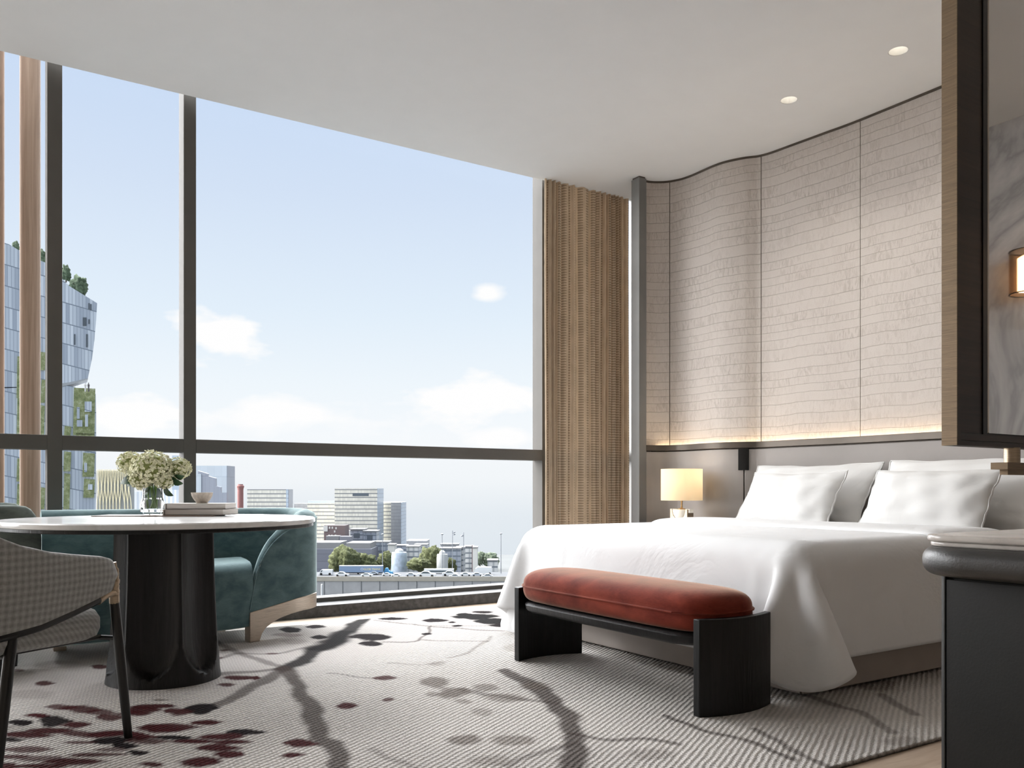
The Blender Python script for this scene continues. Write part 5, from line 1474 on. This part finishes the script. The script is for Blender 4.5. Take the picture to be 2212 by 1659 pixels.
# trees behind the viaduct
G = 'trees behind the viaduct'
for q, (px, yt, yb, wp, dep, lab) in enumerate([(743,1178,1232,66,440,'broad olive tree above the blue lorry, left of three'),(790,1196,1232,48,446,'round olive tree above the lorry, middle of three'),(832,1192,1232,36,452,'olive tree behind the first lamp post, beside the blue silo'),(905,1204,1234,52,440,'low olive tree between the blue and white silos'),(930,1180,1232,52,455,'taller olive tree just left of the white silo'),(975,1206,1234,22,450,'small olive tree between white silo and tall lamp post')]):
    tree(lab, px, yt, yb, wp, dep, M['foliage'], G, 50+q, base=GZ)
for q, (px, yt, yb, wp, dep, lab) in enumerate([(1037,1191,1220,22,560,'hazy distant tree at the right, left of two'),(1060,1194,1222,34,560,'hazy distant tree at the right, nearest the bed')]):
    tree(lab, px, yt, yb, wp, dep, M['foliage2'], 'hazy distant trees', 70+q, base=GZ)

# buildings in the middle distance
citybox('warehouse', 'long dark warehouse with zinc roof behind the olive trees', 'building', 640, 802, 1186, 475, 24, M['darkhall'])
t, wd, h = citybox('zinc_roof_hall', 'zinc roof slab along the top of the dark warehouse, left one', 'roof', 640, 735, 1172, 478, 20, M['roofgrey'], ybase=1187)
t, wd, h = citybox('zinc_roof_hall', 'zinc roof slab along the top of the dark warehouse, right one', 'roof', 748, 800, 1173, 478, 20, M['roofgrey'], ybase=1187)
t, wd, h = citybox('brick_house', 'brown brick house with small white windows', 'building', 700, 745, 1135, 540, 14, M['brick'])
k = 540/1843
for x, y in ((712,1140),(718,1140),(726,1141),(723,1148),(711,1157),(717,1157),(725,1157)):
    obj('window', MB().box((x-722.5)*k-.45,(x-722.5)*k+.45,-.1,0,hz(y+2.2,540)-GZ,hz(y-2.2,540)-GZ), M['pink'], t, smooth=0, local=True)
obj('white_bay', MB().box((699-722.5)*k,(708-722.5)*k,-.3,0,hz(1148,540)-GZ,hz(1136,540)-GZ), M['pink'], t, smooth=0, local=True)
citybox('grey_annex', 'light grey annex before the brown brick house', 'building', 704, 732, 1158, 520, 8, M['roofgrey'])
citybox('grey_annex', 'dark grey annex right of the light grey one', 'building', 733, 757, 1159, 518, 8, plain('annex_dark', (120,120,126), .8))
citybox('white_house', 'white narrow house right of the brown brick house', 'building', 746, 756, 1146, 580, 8, M['pink'])
for px0, px1, yt, dep, mat, lab in [(757,786,1145,560,'midhouse','blue-grey terraced house left under the tallest tower'),(786,813,1149,555,'midhouse','blue-grey house with overhanging roof under the tallest tower')]:
    t, wd, h = citybox('terraced_house', lab, 'building', px0, px1, yt, dep, 12, M[mat], group='houses below the tallest tower')
    obj('roof', MB().box(-wd/2-.8,wd/2+.8,-.8,12.8,h,h+.8), M['roofgrey'], t, smooth=0, local=True)
    obj('window', MB().box(-wd*.25,wd*.2,-.1,0,h*.80,h*.92), M['win'], t, smooth=0, local=True)
G = 'low houses behind the silos'
for px0, px1, yt, dep, mat, lab in [(800,840,1172,500,'midhouse','grey terrace just right of the zinc roofs'),(838,852,1178,486,'pink','white gable wall above the blue silo'),(852,878,1180,512,'midhouse','dark grey terrace right above the blue silo'),(878,905,1182,498,'whitefac','white apartment house left of the tall olive tree'),(895,922,1178,532,'whitefac','white apartment house with flat roof behind the tall tree'),(950,995,1186,505,'midhouse','grey apartment row right of the white silo'),(952,990,1177,560,'greyfacade','grey rear block with dark roofline near the lamp posts'),(985,1003,1184,515,'whitefac','white house between the two tall lamp posts'),(1003,1022,1182,530,'whitefac','white house left of the dark mast'),(1021,1031,1184,500,'pink','white end gable right of the dark mast'),(1053,1075,1212,470,'whitefac','low white arcade building nearest the bed')]:
    t, wd, h = citybox('apartment_house', lab, 'building', px0, px1, yt, dep, 10, M[mat], group=G)
    obj('roof', MB().box(-wd/2-.3,wd/2+.3,-.3,10.3,h,h+.6), M['roofgrey'], t, smooth=0, local=True)
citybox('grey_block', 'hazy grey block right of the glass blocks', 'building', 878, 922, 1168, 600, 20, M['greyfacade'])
# silos
for px0, px1, yt, dep, mat, lab in [(845,880,1193,446,'silo1','blue and white painted silo among the trees'),(943,968,1197,446,'silo2','white silo right of the olive trees')]:
    o3 = far((px0+px1)/2, dep, GZ); r = (px1-px0)/2*dep/1843; h = hz(yt,dep)-GZ
    t = thing('silo', lab, 'silo', tuple(o3), cityrot)
    obj('tank', MB().lathe([(r*.92,0),(r,h*.3),(r*.97,h*.9),(r*.9,h)], 28), M[mat], t, local=True)
    obj('tank_cap', MB().lathe([(r*.55,h),(r*.5,h+1.2),(r*.2,h+2.0)], 20), M['silo2'], t, local=True)
# lamp posts
G = 'lamp posts along the viaduct'
for px, yt, dep, kind, lab in [(826.5,1154,418,0,'thin lamp post crossing the glass blocks'),(955,1154,422,0,'thin lamp post in front of the white silo'),(977.5,1146,420,1,'tall lamp post with two hanging lamps, left of a pair'),(1001.5,1150,420,2,'tall lamp post with a hanging lamp, right of a pair'),(1082,1153,418,0,'thin lamp post just left of the duvet')]:
    o3 = far(px, dep, DECKZ); k = dep/1843; h = hz(yt,dep)-DECKZ
    t = thing('lamp_post', lab, 'lamp post', tuple(o3), cityrot, G)
    obj('pole', MB().lathe([(.20,0),(.13,h)], 10), M['darkmetal'], t, local=True)
    if kind == 0: obj('lamp_head', MB().lathe([(.1,h-.4),(.75,h-.1),(.75,h+.15),(.2,h+.3)], 14), M['darkmetal'], t, local=True)
    else:
        s = 1 if kind == 1 else -1
        for zz in ((h-2.0,h-1.0) if kind == 1 else (h-1.8,)):
            obj('arm', MB().tube([(0,0,zz+.6),(s*.7,0,zz+.4)], .1, 8), M['darkmetal'], t, local=True)
            obj('lamp_head', MB().lathe([(.1,zz-.3),(.7,zz),(.5,zz+.35),(.1,zz+.5)], 14, (s*.8,0,0)), M['darkmetal'], t, local=True)
o3 = far(1020, 425, DECKZ); t = obj('mast', MB().box(-.22,.22,-.22,.22,0,hz(1178,425)-DECKZ), M['brick'], local=True, smooth=0); t.location = o3; t.rotation_euler.z = cityrot
tag(t, 'dark square mast right of the tall lamp posts', 'mast')
